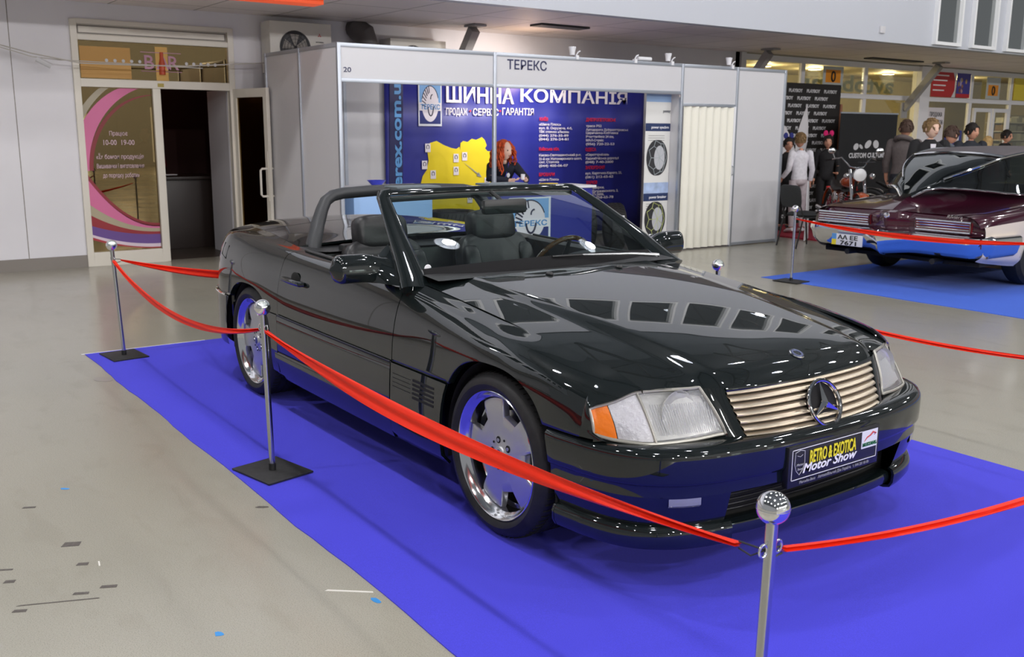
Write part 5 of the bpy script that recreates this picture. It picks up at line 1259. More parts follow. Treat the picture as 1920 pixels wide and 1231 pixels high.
# ---- stacking chair
def chair(x, y, rz, lab):
    e = empty('stacking_chair', (x,y,0), rz, lab, 'chair'); F = mat('charcoal_fabric', (.022,.024,.026), .85, noise=(120,.3))
    MB().sphere((0,0,.45), (.23,.24,.045), 28, 10).build('seat', F, e)
    Mx = Matrix.Translation((-.24,0,.70)) @ Matrix.Rotation(R(-8),4,'Y'); P = []
    for j in range(11):
        a = -PI/2+PI*j/10; rr_ = abs(math.cos(a))**.35; P.append([Mx @ Vector((.03*rr_*math.cos(2*PI*k/28), .23*rr_*math.copysign(abs(math.sin(2*PI*k/28))**.6, math.sin(2*PI*k/28)), .155*math.copysign(abs(math.sin(a))**.55, math.sin(a)))) for k in range(28)])
    MB().grid(P, wrap=True).build('backrest', F, e)
    for s in (-1,1):
        MB().tube([(.24,s*.22,0),(.19,s*.215,.43)], .011, 8).build('leg', W_['black'], e); MB().tube([(-.27,s*.22,0),(-.17,s*.215,.43)], .011, 8).build('leg', W_['black'], e)
        MB().tube([(.19,s*.215,.42),(-.17,s*.215,.42),(-.21,s*.2,.55),(-.245,s*.16,.68)], .011, 8).build('side_rail', W_['black'], e)
    return e
chair(-5.72, 8.27, R(75), 'black stacking chair against the white end panel of the stand')
# ================================================================ people
def skin_mesh(J, E, root, sub=2):
    """J: name -> ((x,y,z), radius); E: bone pairs; one continuous surface"""
    names = list(J); ix = {n_: i for i, n_ in enumerate(names)}
    me = bpy.data.meshes.new('sk'); me.from_pydata([J[n_][0] for n_ in names], [(ix[a], ix[b_]) for a, b_ in E], [])
    o = bpy.data.objects.new('sk', me); COL.objects.link(o); m_ = o.modifiers.new('s', 'SKIN'); m_.use_smooth_shade = True; m_.branch_smoothing = .6
    for i, n_ in enumerate(names):
        r_ = J[n_][1]; r_ = r_ if isinstance(r_, tuple) else (r_, r_); me.skin_vertices[0].data[i].radius = r_
    me.skin_vertices[0].data[ix[root]].use_root = True
    q = o.modifiers.new('d', 'SUBSURF'); q.levels = sub; q.render_levels = sub
    dg = bpy.context.evaluated_depsgraph_get(); m2 = bpy.data.meshes.new_from_object(o.evaluated_get(dg))
    v = [p.co.copy() for p in m2.vertices]; f = [list(p.vertices) for p in m2.polygons]
    bpy.data.objects.remove(o); bpy.data.meshes.remove(me); bpy.data.meshes.remove(m2); return v, f
def cloth(name, col, rough=.85): return mat(name, col, rough, noise=(25,.12))
def person(loc, rz, H, lab, pose, top, legs, hair, skin=W_['skin'], arms_bare=False, hood=None, female=False, extra=None, long_hair=False, hairfn=None, sleeve=1.0):
    """pose: dict of overrides in units of a 1.75 m figure, facing +x, z up"""
    k = H/1.75; e = empty('person', loc, rz, lab, 'person'); V = Vector
    sh = .185 if not female else .165
    J = {'pelvis': (0,0,.95), 'waist': (0,0,1.08), 'chest': (.0,0,1.28), 'neck': (-.01,0,1.45), 'neck2': (.005,0,1.50),
         'shL': (-.01,sh,1.40), 'elL': (-.03,sh+.06,1.12), 'wrL': (.05,sh+.07,.88), 'haL': (.07,sh+.065,.83),
         'shR': (-.01,-sh,1.40), 'elR': (-.03,-sh-.06,1.12), 'wrR': (.05,-sh-.07,.88), 'haR': (.07,-sh-.065,.83),
         'hipL': (0,.095,.90), 'knL': (.02,.10,.50), 'anL': (-.02,.10,.09), 'toL': (.13,.12,.035), 'hipR': (0,-.095,.90), 'knR': (.02,-.10,.50), 'anR': (-.02,-.10,.09), 'toR': (.13,-.12,.035), 'head': (.01,0,1.612)}
    J.update({a: b_ for a, b_ in (pose or {}).items() if a[0] != '_'}); J = {a: V(b_)*k for a, b_ in J.items()}
    Rr = {'pelvis': .088, 'waist': .088, 'chest': .085, 'neck': .046, 'neck2': .047, 'shL': .04, 'elL': .042, 'wrL': .028, 'haL': .03, 'shR': .04, 'elR': .042, 'wrR': .028, 'haR': .03, 'hipL': .068, 'knL': .055, 'anL': .038, 'toL': .033, 'hipR': .068, 'knR': .055, 'anR': .038, 'toR': .033}
    if female: Rr.update({'waist': .08, 'chest': .08, 'pelvis': .085, 'neck': .042, 'neck2': .04})
    E = [('pelvis','waist'),('waist','chest'),('chest','neck'),('neck','neck2'),('chest','shL'),('shL','elL'),('elL','wrL'),('wrL','haL'),('chest','shR'),('shR','elR'),('elR','wrR'),('wrR','haR'),('pelvis','hipL'),('hipL','knL'),('knL','anL'),('anL','toL'),('pelvis','hipR'),('hipR','knR'),('knR','anR'),('anR','toR')]
    v, f = skin_mesh({a: (J[a], Rr[a]*k) for a in Rr}, E, 'pelvis')
    mb = MB(); mb.v = v; mb.f = f
    # head: skull, jaw, nose, ears, brow as one shaped surface
    hc = J['head']; hy = (pose or {}).get('_yaw', 0); hp_ = (pose or {}).get('_pitch', 0)
    HM = Matrix.Translation(hc) @ Matrix.Rotation(hy, 4, 'Z') @ Matrix.Rotation(hp_, 4, 'Y')
    P = []; n, m_ = 28, 20
    for j in range(m_+1):
        a = PI*j/m_; row = []
        for i in range(n):
            b_ = 2*PI*i/n; z = .125*math.cos(a); r_ = math.sin(a); x = .105*r_*math.cos(b_); y = .083*r_*math.sin(b_)
            low = max(0, -z/.125); y *= 1-.30*low**1.5; x = x*(1-.10*low) + (.012*low if x > 0 else .018*low)
            if math.cos(b_) > .86 and -.055 < z < .02: x += .022*(1-abs(math.sin(b_))/.51)*ss(.02,-.035,z)*ss(-.055,-.035,z)
            if math.cos(b_) > .5 and .012 < z < .04: x += .004
            if .55 < math.cos(b_) < .95 and -.01 < z < .02: x -= .006
            row.append(HM @ (V((x,y,z))*k))
        P.append(row)
    mb.grid(P, wrap=True)
    for s in (-1, 1): mb.sphere(HM @ (V((-.005, s*.085, -.008))*k), (.018*k,.009*k,.03*k), 8, 6)
    # hands: palm plus four bent fingers and a thumb
    for S_ in ('L','R'):
        w0 = J['wr'+S_]; d = (J['ha'+S_]-w0).normalized(); side_ = (V((0,0,1)).cross(d) if abs(d.z) < .8 else V((0,1,0)) if False else V((1,0,0))).normalized(); nn = d.cross(side_)
        p0 = J['ha'+S_]
        for q in range(4):
            o_ = p0+side_*(q-1.5)*.019*k; ln_ = (.07,.078,.074,.058)[q]*k
            mb.tube([o_+d*.01*k, o_+d*(.01*k+ln_*.5)+nn*.006*k, o_+d*(ln_*.85)+nn*.022*k], [.0095*k,.0085*k,.007*k], 6)
        t0 = p0-side_*.03*k-d*.03*k; mb.tube([t0, t0-side_*.022*k+d*.03*k+nn*.01*k, t0-side_*.022*k+d*.058*k+nn*.018*k], [.012*k,.010*k,.008*k], 6)
    body = mb.build('body', skin, e, ang=80)
    # eyes, brows and mouth
    me_ = MB()
    for s in (-1, 1): me_.sphere(HM @ (V((.089, s*.033, .008))*k), .0095*k, 8, 6)
    me_.build('eyes', W_['black'], body)
    MB().sphere(HM @ (V((.094, 0, -.064))*k), (.008*k,.024*k,.005*k), 8, 6).build('mouth', mat('lips', srgb(150,80,76), .5), body)
    # garments
    up = {'pelvis': .122, 'waist': .118, 'chest': .132, 'neckc': .075, 'shL': .075, 'elL': .056, 'wrL': .042, 'shR': .075, 'elR': .056, 'wrR': .042}
    if female: up.update({'waist': .108, 'chest': .125, 'shL': .078, 'shR': .078, 'elL': .054, 'elR': .054, 'pelvis': .132})
    JJ = dict(J); JJ['neckc'] = J['chest'].lerp(J['neck'], 1.12)
    if not female: up = {a: b_*(1.18 if a != 'neckc' else .92) for a, b_ in up.items()}
    else: up['neckc'] = .060
    Eu = [('pelvis','waist'),('waist','chest'),('chest','neckc'),('chest','shL'),('shL','elL'),('chest','shR'),('shR','elR')]
    if sleeve > .6:
        for q in 'LR': JJ['wr'+q] = J['el'+q].lerp(J['wr'+q], min(1, sleeve)*.95)
        Eu += [('elL','wrL'),('elR','wrR')]
    else:
        for q in 'LR': JJ['el'+q] = J['sh'+q].lerp(J['el'+q], sleeve*1.5)
        up.pop('wrL'); up.pop('wrR')
    lat = (J['shL']-J['shR']).normalized(); g_ = .86 if female else 1.0
    def rings(L_):
        P = []
        for i, (p, a_, b2) in enumerate(L_):
            d = (L_[min(i+1,len(L_)-1)][0]-L_[max(i-1,0)][0]).normalized(); fw = lat.cross(d).normalized()
            P.append([p+lat*math.copysign(abs(math.cos(q))**.85, math.cos(q))*a_*k*g_+fw*math.sin(q)*b2*k*g_ for q in (2*PI*j/28 for j in range(28))])
        return P
    sp = lambda t: J['pelvis'].lerp(J['waist'], t) if t <= 1 else J['waist'].lerp(J['chest'], t-1) if t <= 2 else J['chest'].lerp(J['neck'], t-2)
    mt = MB().grid(rings([(sp(-.25), .168, .128), (sp(.3), .168, .125), (sp(1), .152, .112), (sp(1.5), .165, .120), (sp(2), .182, .128), (sp(2.35), .198, .122), (sp(2.62), .190, .112), (sp(2.82), .135, .082), (sp(2.98), .082, .070), (sp(3.12), .062, .062)]), wrap=True)
    for S_ in 'LR':
        sg = 1 if S_ == 'L' else -1; sh_, el_, wr_ = J['sh'+S_], J['el'+S_], J['wr'+S_]; s0 = sh_-lat*sg*.03*k
        if sleeve > .6: pts = [s0, sh_, sh_.lerp(el_,.5), el_, el_.lerp(wr_,.5*min(1,sleeve)), el_.lerp(wr_,.97*min(1,sleeve))]; rr = [.072,.076,.064,.056,.050,.045]
        else: pts = [s0, sh_, sh_.lerp(el_,.9), el_]; rr = [.072,.076,.062,.058]
        mt.tube(pts, [q*k*g_ for q in rr], 16); mt.sphere(sh_, .074*k*g_, 16, 10)
    tp_ = mt.build(top[0], top[1], e, ang=60)
    mt = MB().grid(rings([(sp(.55), .150, .112), (sp(.2), .160, .120), (sp(0), .168, .128), (sp(-.35), .170, .130), (sp(-.7), .13, .11), (sp(-.8), .02, .02)]), wrap=True)
    for S_ in 'LR':
        h0, kn, an = J['hip'+S_], J['kn'+S_], J['an'+S_]; mt.tube([h0+V((0,0,.03*k)), h0.lerp(kn,.35), kn, kn.lerp(an,.5), kn.lerp(an,.94)], [q*k*(.95 if female else 1) for q in (.088,.086,.066,.060,.054)], 16)
    mt.build(legs[0], legs[1], e, ang=60)
    for S_ in 'LR':
        a, t = J['an'+S_], J['to'+S_]; mt = MB(); mt.tube([a+(a-t).normalized()*.05*k+V((0,0,-.035*k)), a+V((0,0,-.025*k)), a.lerp(t,.6)+V((0,0,-.005*k)), t+(t-a).normalized()*.05*k], [.035*k,.048*k,.046*k,.026*k], 12, flat=.85); mt.build('shoe', W_['black'] if extra != 'white' else W_['white'], e)
    if hair:
        hm_ = MB(); P = []
        for j in range(15):
            a = (PI*(.62 if not long_hair else .62))*j/14; row = []
            for i in range(28):
                b_ = 2*PI*i/28; front = max(0, math.cos(b_)); lim = 1-.42*ss(.35,.95,front); aa = a*lim
                r_ = math.sin(aa); x = .114*r_*math.cos(b_)-.006; y = .093*r_*math.sin(b_); z = .136*math.cos(aa)+.002
                nz = 1+.035*math.sin(b_*7+j)*math.sin(j*1.3)
                row.append(HM @ (V((x*nz,y*nz,z))*k))
            P.append(row)
        rn = random.Random(int(H*1000))
        for q in range(46):
            b_ = rn.uniform(.5, 2*PI-.5); a = rn.uniform(.1,.95)*PI*.5; r_ = math.sin(a); n0 = V((r_*math.cos(b_), r_*math.sin(b_), math.cos(a))); p0 = V((.112*n0.x-.006, .092*n0.y, .134*n0.z)); d_ = V((-n0.x*.2+rn.uniform(-.4,.4), rn.uniform(-.5,.5), -.6)); d_ = (d_-n0*d_.dot(n0)).normalized()
            hm_.tube([HM@((p0-d_*.02)*k), HM@((p0+n0*.006+d_*.012)*k), HM@((p0+n0*.002+d_*.045)*k)], [.006*k,.011*k,.002*k], 5)
        hm_.grid(P, wrap=True); hm_.build('hair', hair, e, ang=80)
    if hairfn: hairfn(e, HM, k)
    if hood:
        c = J['neck']; MB().tube([c+V((math.cos(a)*.105-.03, math.sin(a)*.115, -.01-.03*math.cos(a)))*1*k if False else c+V((math.cos(a)*.10-.035, math.sin(a)*.115, -.0-.05*math.cos(a)))*k for a in (2*PI*q/20 for q in range(20))], .034*k, 10, closed=True).build('hood', hood, e)
    return e, J, k
def spot(px, py, D):
    d = cf + cr*((px-960)/FPX) - cu*((py-615.5)/FPX); p = CP+d*D; return p
def stand(px, pytop, D): p = spot(px, pytop, D); return (p.x, p.y, 0), p.z
BRN = mat('brown_hair', srgb(66,46,36), .7); DKH = mat('dark_hair', srgb(28,22,20), .7); BLH = mat('fair_hair', srgb(122,96,62), .7); LTB = mat('blonde_hair', srgb(180,150,100), .7)
RDH = mat('ginger_hair', srgb(188,72,24), .6, noise=(30,.45))
NVY = cloth('navy_cloth', (.010,.013,.026)); BLK = cloth('black_cloth', (.010,.010,.012)); GRH = cloth('grey_marl', srgb(96,88,88)); WHT = cloth('white_knit', srgb(222,220,228)); WTR = cloth('white_trousers', srgb(196,186,192)); JNS = cloth('dark_jeans', (.02,.024,.035)); REDC = cloth('red_cloth', srgb(214,40,34)); DNV = cloth('dark_blue_coat', (.018,.022,.032))
CAMDIR = lambda p: math.atan2(CP.y-p[1], CP.x-p[0])
# the woman leaning on the stand counter
def curls(e, HM, k):
    rnd = random.Random(5); mb = MB()
    for i in range(150):
        b_ = rnd.uniform(PI*.28, PI*1.72); a = rnd.uniform(.05, 1.0)*PI*.55; r_ = math.sin(a)
        p = Vector((.10*r_*math.cos(b_)-.01, .088*r_*math.sin(b_), .125*math.cos(a))); L_ = rnd.uniform(.16,.36); pts = []; out = Vector((p.x, p.y, 0)).normalized() if Vector((p.x,p.y,0)).length > .01 else Vector((-1,0,0)); ph = rnd.uniform(0,6)
        for q in range(12):
            t = q/11; s_ = t*L_; pts.append(HM @ ((p + out*(.075*math.sin(min(1,t*1.6)*PI/2)) + Vector((math.cos(ph+t*13)*.014, math.sin(ph+t*13)*.014, -max(0, s_-.02)*.95+.01*math.sin(t*PI))))*k))
        mb.tube(pts, [.013*k*(1-.6*abs(q/11-.3)) for q in range(12)], 5)
    P = []
    mb.sphere(HM @ (Vector((-.02,0,.02))*k), (.10*k,.098*k,.125*k), 20, 12)
    mb.build('curly_hair', RDH, e, ang=80)
pz = {'pelvis': (-.42,0,.93), 'waist': (-.33,0,1.03), 'chest': (-.14,0,1.13), 'neck': (-.02,0,1.25), 'neck2': (.02,0,1.30), 'shL': (-.10,.16,1.19), 'shR': (-.10,-.16,1.19), 'elL': (.05,.29,1.04), 'elR': (.05,-.20,1.04), 'wrL': (.24,.27,1.03), 'haL': (.29,.25,1.04), 'wrR': (.24,.06,1.02), 'haR': (.28,.12,1.03),
      'hipL': (-.42,.095,.88), 'hipR': (-.42,-.095,.88), 'knL': (-.38,.1,.48), 'knR': (-.40,-.1,.48), 'anL': (-.44,.1,.09), 'anR': (-.46,-.1,.09), 'toL': (-.30,.12,.035), 'toR': (-.32,-.12,.035), 'head': (.055,0,1.405), '_yaw': R(42), '_pitch': R(4)}
w1, J1, k1 = person((-7.06, 4.12, 0), R(-30), 1.64, 'woman with curly ginger hair and navy jacket leaning on the info counter', pz, ('navy_jacket', NVY), ('trousers', BLK), None, skin=W_['skin2'], female=True, hairfn=curls)
cb_ = MB().sphere((0,0,0), (.004,.022,.03), 14, 8).build('chest_badge', W_['white'], w1); cb_.location = J1['chest']+Vector((.115,.06,-.05))*k1
MB().tube([J1['neck']+Vector((.03,.06,.0)), J1['chest']+Vector((.12,.04,0)), J1['chest']+Vector((.12,.0,-.13))], .006, 6).build('lanyard', mat('blue_lanyard', srgb(50,60,160), .6), w1)
cupM = Matrix.Rotation(R(-30),4,'Z')
c = Vector((-7.06,4.12,0))+cupM @ (J1['haL']+Vector((.035,-.03,.035)))
tag(MB().lathe([(0,-.035),(.022,-.035),(.027,.03),(.024,.03),(.02,-.03)], c, n=20).build('paper_cup', W_['white']), 'small white paper cup held by the ginger-haired woman', 'cup')
# the girl in white by the stand's end
loc, h = stand(1507, 262, 14.6)
p_ = spot(1503, 262, 14.9); loc = (p_.x, p_.y, .0225)
person(loc, R(155), 1.52, 'person in white top and white trousers seen from behind beside the black chair', {'wrL': (.16,.26,.95), 'haL': (.2,.27,.9), 'chest': (.03,0,1.28), 'head': (.05,0,1.63)}, ('white_top', WHT), ('white_trousers', WTR), BLH, female=True, extra='white', sleeve=.8)
kp = person((spot(1478,262,15.4).x, spot(1478,262,15.4).y, .0225), R(-30), 1.46, 'dark-haired girl in black with blue bow half hidden behind the stand end', None, ('black_dress', BLK), ('black_stockings', BLK), DKH, female=True)
def bow(e, J, k, m_, nm):
    h_ = J['head']; mb = MB()
    for s in (-1,1): mb.sphere(h_+Vector((0,s*.055,.165))*k, (.012*k,.045*k,.06*k), 12, 8)
    mb.sphere(h_+Vector((0,0,.13))*k, (.014*k,.03*k,.02*k), 10, 6); mb.build(nm, m_, e)
bow(kp[0], kp[1], kp[2], cloth('blue_ribbon', srgb(40,46,120)), 'blue_bow')
kp = person((spot(1553,262,16.6).x, spot(1553,262,16.6).y, .0225), R(-50), 1.50, 'dark-haired girl in black wearing pink bunny ears behind the motorcycle', {'wrL': (.2,.2,1.0), 'haL': (.25,.18,1.0)}, ('black_top', BLK), ('black_trousers', BLK), DKH, female=True, skin=W_['skin'])
bow(kp[0], kp[1], kp[2], cloth('pink_plush', srgb(214,30,110)), 'pink_bunny_ears')
# the crowd behind the maroon coupe
loc, h = stand(1700, 224, 14.5); person(loc, CAMDIR(loc)+R(160), h, 'young man in grey hooded sweatshirt with his back turned', {'_yaw': R(35)}, ('grey_hoodie', GRH), ('dark_jeans', JNS), BRN, hood=GRH, sleeve=.62)
loc, h = stand(1748, 221, 12.9); person(loc, CAMDIR(loc)-R(-18), h, 'fair-haired young man in open black jacket with folded hands', {'wrL': (.22,.04,1.12), 'haL': (.24,-.02,1.13), 'elL': (.02,.26,1.12), 'wrR': (.22,-.02,1.08), 'haR': (.25,.05,1.09), 'elR': (.02,-.26,1.12), '_yaw': R(25)}, ('black_jacket', BLK), ('black_trousers', BLK), BLH, skin=W_['skin2'])
p = Vector(loc)+Vector((math.cos(CAMDIR(loc)), math.sin(CAMDIR(loc)), 0))*.125
e_ = [o for o in bpy.data.objects if o.name.startswith('person')][-1]
ws = MB().prism([(-.035,.02),(.035,.02),(.012,-.26),(-.012,-.26)], (.128,0,1.40), (0,1,0), (0,0,1), (.012,0,0)).build('white_shirt_front', WHT, e_, smooth=False)
loc, h = stand(1781, 236, 13.6); person(loc, CAMDIR(loc)+R(140), h, 'man in dark jacket with a grey hood looking down, back turned', {'head': (.06,0,1.62), '_pitch': R(14)}, ('dark_jacket', DNV), ('black_trousers', BLK), BRN, hood=cloth('grey_blue_hood', srgb(92,98,108)))
loc, h = stand(1824, 230, 15.2); person(loc, CAMDIR(loc)+R(22), h, 'man with receding dark hair in dark blue coat looking right', {'_yaw': R(30)}, ('dark_blue_coat', DNV), ('black_trousers', BLK), DKH)
loc, h = stand(1853, 255, 17.5)
def longh(e, HM, k): MB().tube([HM@(Vector((-.05,0,.02))*k), HM@(Vector((-.07,0,-.08))*k), HM@(Vector((-.06,0,-.2))*k)], [.08*k,.095*k,.07*k], 12).build('long_hair', LTB, e)
person(loc, CAMDIR(loc)+R(170), h, 'long-haired blonde woman in red top far behind the coupe roof', None, ('red_top', REDC), ('dark_trousers', BLK), LTB, female=True, hairfn=longh)
loc, h = stand(1888, 243, 19.5); person(loc, CAMDIR(loc)+R(75), h, 'man in black jacket far at the right edge in front of the shop doors', None, ('black_jacket', BLK), ('black_trousers', BLK), DKH)
loc = (-10.9, .55, 0); person((-9.95,.62,0) if False else (-11.4,1.0,0), R(-10), 1.62, 'man in dark red shirt seated behind the counter in the dim bar', {'wrL': (.25,.12,1.02), 'haL': (.3,.08,1.0), 'wrR': (.25,-.12,1.02), 'haR': (.3,-.08,1.0)}, ('dark_red_shirt', cloth('dark_red_cloth', srgb(120,26,30))), ('dark_trousers', BLK), DKH)
tag(MB().box(-10.55,-10.4,.95,1.12,.942,.952).build('paper', W_['white'], smooth=False), 'small white paper on the dark bar counter', 'paper')
# ================================================================ press wall, banner, motorcycles, maroon coupe
pw = empty('press_wall', (-8.1, 10.35, 0), 0, 'black press wall covered with white lettering rows and a big white bunny emblem', 'press wall')
PH = 2.38; PWd = 1.78
MB().box(-.03,0,0,PWd,0,PH).build('sheet', mat('press_black', (.012,.010,.010), .6), pw, smooth=False)
WP = mat('press_white', srgb(196,196,200), .6)
v_, f_, wd = txt('PLAYBOY', .05)
for r_ in range(18):
    mb = MB(); z = PH-.12-.125*r_; off = 0 if r_ % 2 == 0 else -.24; y = off-.1
    while y < PWd+.1:
        if y > 0 and y+.36 < PWd: put(mb, 'PLAYBOY', (.0, y, z-.03), (0,1,0), (1,0,0), .055, .36, .05)
        y += .47
    mb.build('lettering_row', WP, pw, smooth=False)
EM = mat('emblem_white', srgb(214,212,216), .6)
def leaf(c, L_, w_, a, n=14):
    pts = [(t, math.sin(PI*t**.8)*w_) for t in (q/n for q in range(n+1))]; pts = [(t*L_, w2) for t, w2 in pts]+[(t*L_, -w2) for t, w2 in pts[::-1][1:-1]]
    ca, sa = math.cos(a), math.sin(a); return [(c[0]+x*ca-y*sa, c[1]+x*sa+y*ca) for x, y in pts]
MB().prism(leaf((.68,.95), 1.30, .17, R(128)), (.004,0,0),(0,1,0),(0,0,1),(.002,0,0)).build('bunny_ear', EM, pw, smooth=False)
MB().prism(leaf((.72,.95), 1.08, .15, R(82)), (.004,0,0),(0,1,0),(0,0,1),(.002,0,0)).build('bunny_ear', EM, pw, smooth=False)
MB().prism([(.64+math.cos(2*PI*q/24)*.26, .78+math.sin(2*PI*q/24)*.32) for q in range(24)], (.004,0,0),(0,1,0),(0,0,1),(.002,0,0)).build('bunny_head', EM, pw, smooth=False)
MB().box(-.03,.02,PWd,PWd+.05,0,2.05).build('end_strip', mat('copper_edge', srgb(150,100,76), .4), pw, smooth=False)  # copper-brown strip closing the right end of the sheet
cc = empty('roll_up_banner', (-7.6, 11.5, 0), 0, 'black roll-up banner reading CUSTOM CULTURE with a white oval emblem', 'banner')
MB().box(-.008,0,0,1.64,.06,1.88).build('sheet', mat('banner_black', (.006,.007,.009), .55), cc, smooth=False); MB().box(-.015,.01,-.01,1.65,1.88,1.905).build('top_rail', W_['alu'], cc); MB().box(-.08,.06,-.02,1.66,0,.06).build('base', W_['alu'], cc, bevel=.01)
mb = MB(); put(mb, 'CUSTOM CULTURE', (.002,.82,1.13), (0,1,0), (1,0,0), .085, 1.06, .035, 'c'); mb.build('banner_name', WP, cc, smooth=False)
mb = MB(); put(mb, 'ride your dream', (.002,.82,1.04), (0,1,0), (1,0,0), .03, .5, .0, 'c'); mb.build('banner_subtitle', mat('dim_print', srgb(80,80,84), .6), cc, smooth=False)
for y_, z_, a, b_, t_ in ((.48,1.32,.075,.055,20),(.62,1.32,.06,.03,-30),(.82,1.36,.10,.06,28),(1.05,1.36,.085,.07,-20)):
    MB().prism([(y_+math.cos(q)*a*math.cos(R(t_))-math.sin(q)*b_*math.sin(R(t_)), z_+math.cos(q)*a*math.sin(R(t_))+math.sin(q)*b_*math.cos(R(t_))) for q in (2*PI*k/22 for k in range(22))], (.001,0,0),(0,1,0),(0,0,1),(.002,0,0)).build('emblem_oval', WP, cc, smooth=False)
tag(MB().box(-7.9,-5.9,9.0,11.0,0,.02).build('low_podium', mat('crimson_carpet', srgb(150,24,50), .9)), 'low crimson carpeted podium under the motorcycles', 'podium')
# white leaning sheet at the stand's end
tag(MB().prism([(0,0),(.42,0),(.12,.85),(.0,.85)], (-6.05,8.72,.02),(-.5,.86,0),(0,0,1),(.01,.006,0)).build('leaning_board', W_['white'], smooth=False), 'white board leaning at the end of the stand behind the chair', 'board')
def moto(loc, rz, tankcol, lab, s_=1.0):
    e = empty('motorcycle', loc, rz, lab, 'motorcycle'); e.scale = (s_,)*3
    CH = W_['chrome']; BK = W_['black']
    for x, nm in ((.78,'front_wheel'),(-.72,'rear_wheel')):
        r_ = .33; w_ = MB().lathe([(.245,-.05),(.29,-.065),(.325,-.045),(.335,0),(.325,.045),(.29,.065),(.245,.05),(.245,-.05)], (x,0,.335), (0,1,0), n=36).build(nm, W_['rubber'], e)
        mb = MB().lathe([(.225,-.035),(.25,-.045),(.25,.045),(.225,.035),(.225,-.035)], (x,0,.335), (0,1,0), n=36); mb.lathe([(.0,-.06),(.05,-.06),(.05,.06),(0,.06)], (x,0,.335), (0,1,0), n=16)
        for k in range(18):
            a = 2*PI*k/18; mb.tube([(x,.03*(-1)**k,.335),(x+math.cos(a)*.235,0,.335+math.sin(a)*.235)], .004, 4)
        mb.build('spokes_and_rim', CH, w_)
        a0, a1 = (R(20), R(150)) if x > 0 else (R(20), R(170))
        P = []
        for i in range(15):
            a = lerp(a0, a1, i/14); P.append([Vector((x+math.cos(a)*(.37-.02*abs(q)), q*.075, .335+math.sin(a)*(.37-.02*abs(q)))) for q in (-1,-.6,0,.6,1)])
        MB().grid(P).build('mudguard', tankcol, e, solid=.004)
    for s in (-1,1): MB().tube([(.80,s*.10,.335),(.62,s*.10,.70),(.47,s*.10,1.02)], [.028,.026,.022], 12).build('fork_leg', CH, e)
    MB().tube([(-.72,0,.335),(-.25,0,.40),(.05,0,.30),(.35,0,.36),(.50,0,.9)], .025, 10).build('lower_frame', BK, e); MB().tube([(-.72,.08,.34),(-.45,.06,.62),(.1,.0,.74),(.48,0,.93)], .022, 8).build('upper_frame', BK, e)
    P = []
    for i in range(13):
        u = i/12; x = lerp(-.08,.44,u); f = math.sin(PI*min(1,u*.9+.1))**.6; P.append([Vector((x+.0, .135*f*math.cos(2*PI*k/20), .80+.06*u+.095*f*math.sin(2*PI*k/20))) for k in range(20)])
    MB().grid(P, wrap=True).build('fuel_tank', tankcol, e, ang=70)
    MB().tube([(.02,0,.70),(-.2,0,.68),(-.42,0,.72),(-.62,0,.80)], [.09,.13,.13,.07], 14, flat=.45, up=(0,0,1)).build('saddle', BK, e)
    mb = MB()
    for a in (25,-22):
        d = Vector((math.sin(R(a)),0,math.cos(R(a)))); o_ = Vector((.02,0,.36))
        for k in range(7): mb.cyl(o_+d*(.10+.032*k), o_+d*(.12+.032*k), .085 if k < 6 else .06, n=18)
    mb.tube([(-.18,-.1,.32),(.16,-.1,.34)], .07, 14); mb.cyl((.02,-.12,.34),(.02,.12,.34),.13,n=24); mb.build('engine', CH, e)
    for s_2, zz in ((-1,.24),(-1,.33)): MB().tube([(.12,-.10,.5),(.24,-.15,.35),(.1,-.17,zz),(-.5,-.17,zz),(-.95,-.17,zz+.03)], [.024,.026,.03,.042,.042], 12).build('exhaust_pipe', CH, e)
    MB().tube([(.36,.36,1.16),(.30,.33,1.17),(.40,.22,1.20),(.47,.1,1.06),(.47,0,1.04),(.47,-.1,1.06),(.40,-.22,1.20),(.30,-.33,1.17),(.36,-.36,1.16)][1:-1], .013, 8).build('handlebar', CH, e)
    for s in (-1,1):
        MB().tube([(.30,s*.33,1.17),(.22,s*.42,1.16)], .018, 8).build('grip', BK, e); MB().sphere((.36,s*.36,1.30), (.02,.06,.045), 14, 8).build('mirror', CH, e); MB().tube([(.34,s*.3,1.18),(.36,s*.35,1.28)], .006, 6).build('mirror_stem', CH, e)
        MB().sphere((.62,s*.19,.93), (.045,.045,.045), 14, 8).build('indicator', CH, e)
    hl = MB().lathe([(0,-.13),(.06,-.12),(.10,-.05),(.105,.02),(.095,.03)], (.62,0,.95), (1,0,0), n=28).build('headlamp', CH, e); MB().lathe([(.098,.02),(.06,.035),(0,.04)], (.62,0,.95), (1,0,0), n=28).build('lamp_glass', LENS, hl)
    MB().sphere((.12,-.20,.58), (.10,.045,.10), 18, 10).build('air_cleaner', CH, e)
    MB().box(-.97,-.93,-.05,.05,.62,.70).build('tail_lamp', mat('tail_red', srgb(190,20,20), .2), e, bevel=.01)
    MB().tube([(0,.08,.25),(.02,.24,.02)], .012, 6).build('side_stand', BK, e)
OR = mat('orange_tank', srgb(186,80,30), .15, coat=1); RT = mat('red_tank', srgb(140,30,26), .15, coat=1); BKT = mat('black_tank', (.01,.01,.012), .15, coat=1)
moto((-5.62, 8.98, .02) if False else (-6.35, 10.05, .021), R(-38), OR, 'chrome motorcycle with orange tank behind the black chair', .98)
moto((-6.55, 12.15, 0), R(35), BKT, 'dark motorcycle in front of the black roll-up banner', .95)
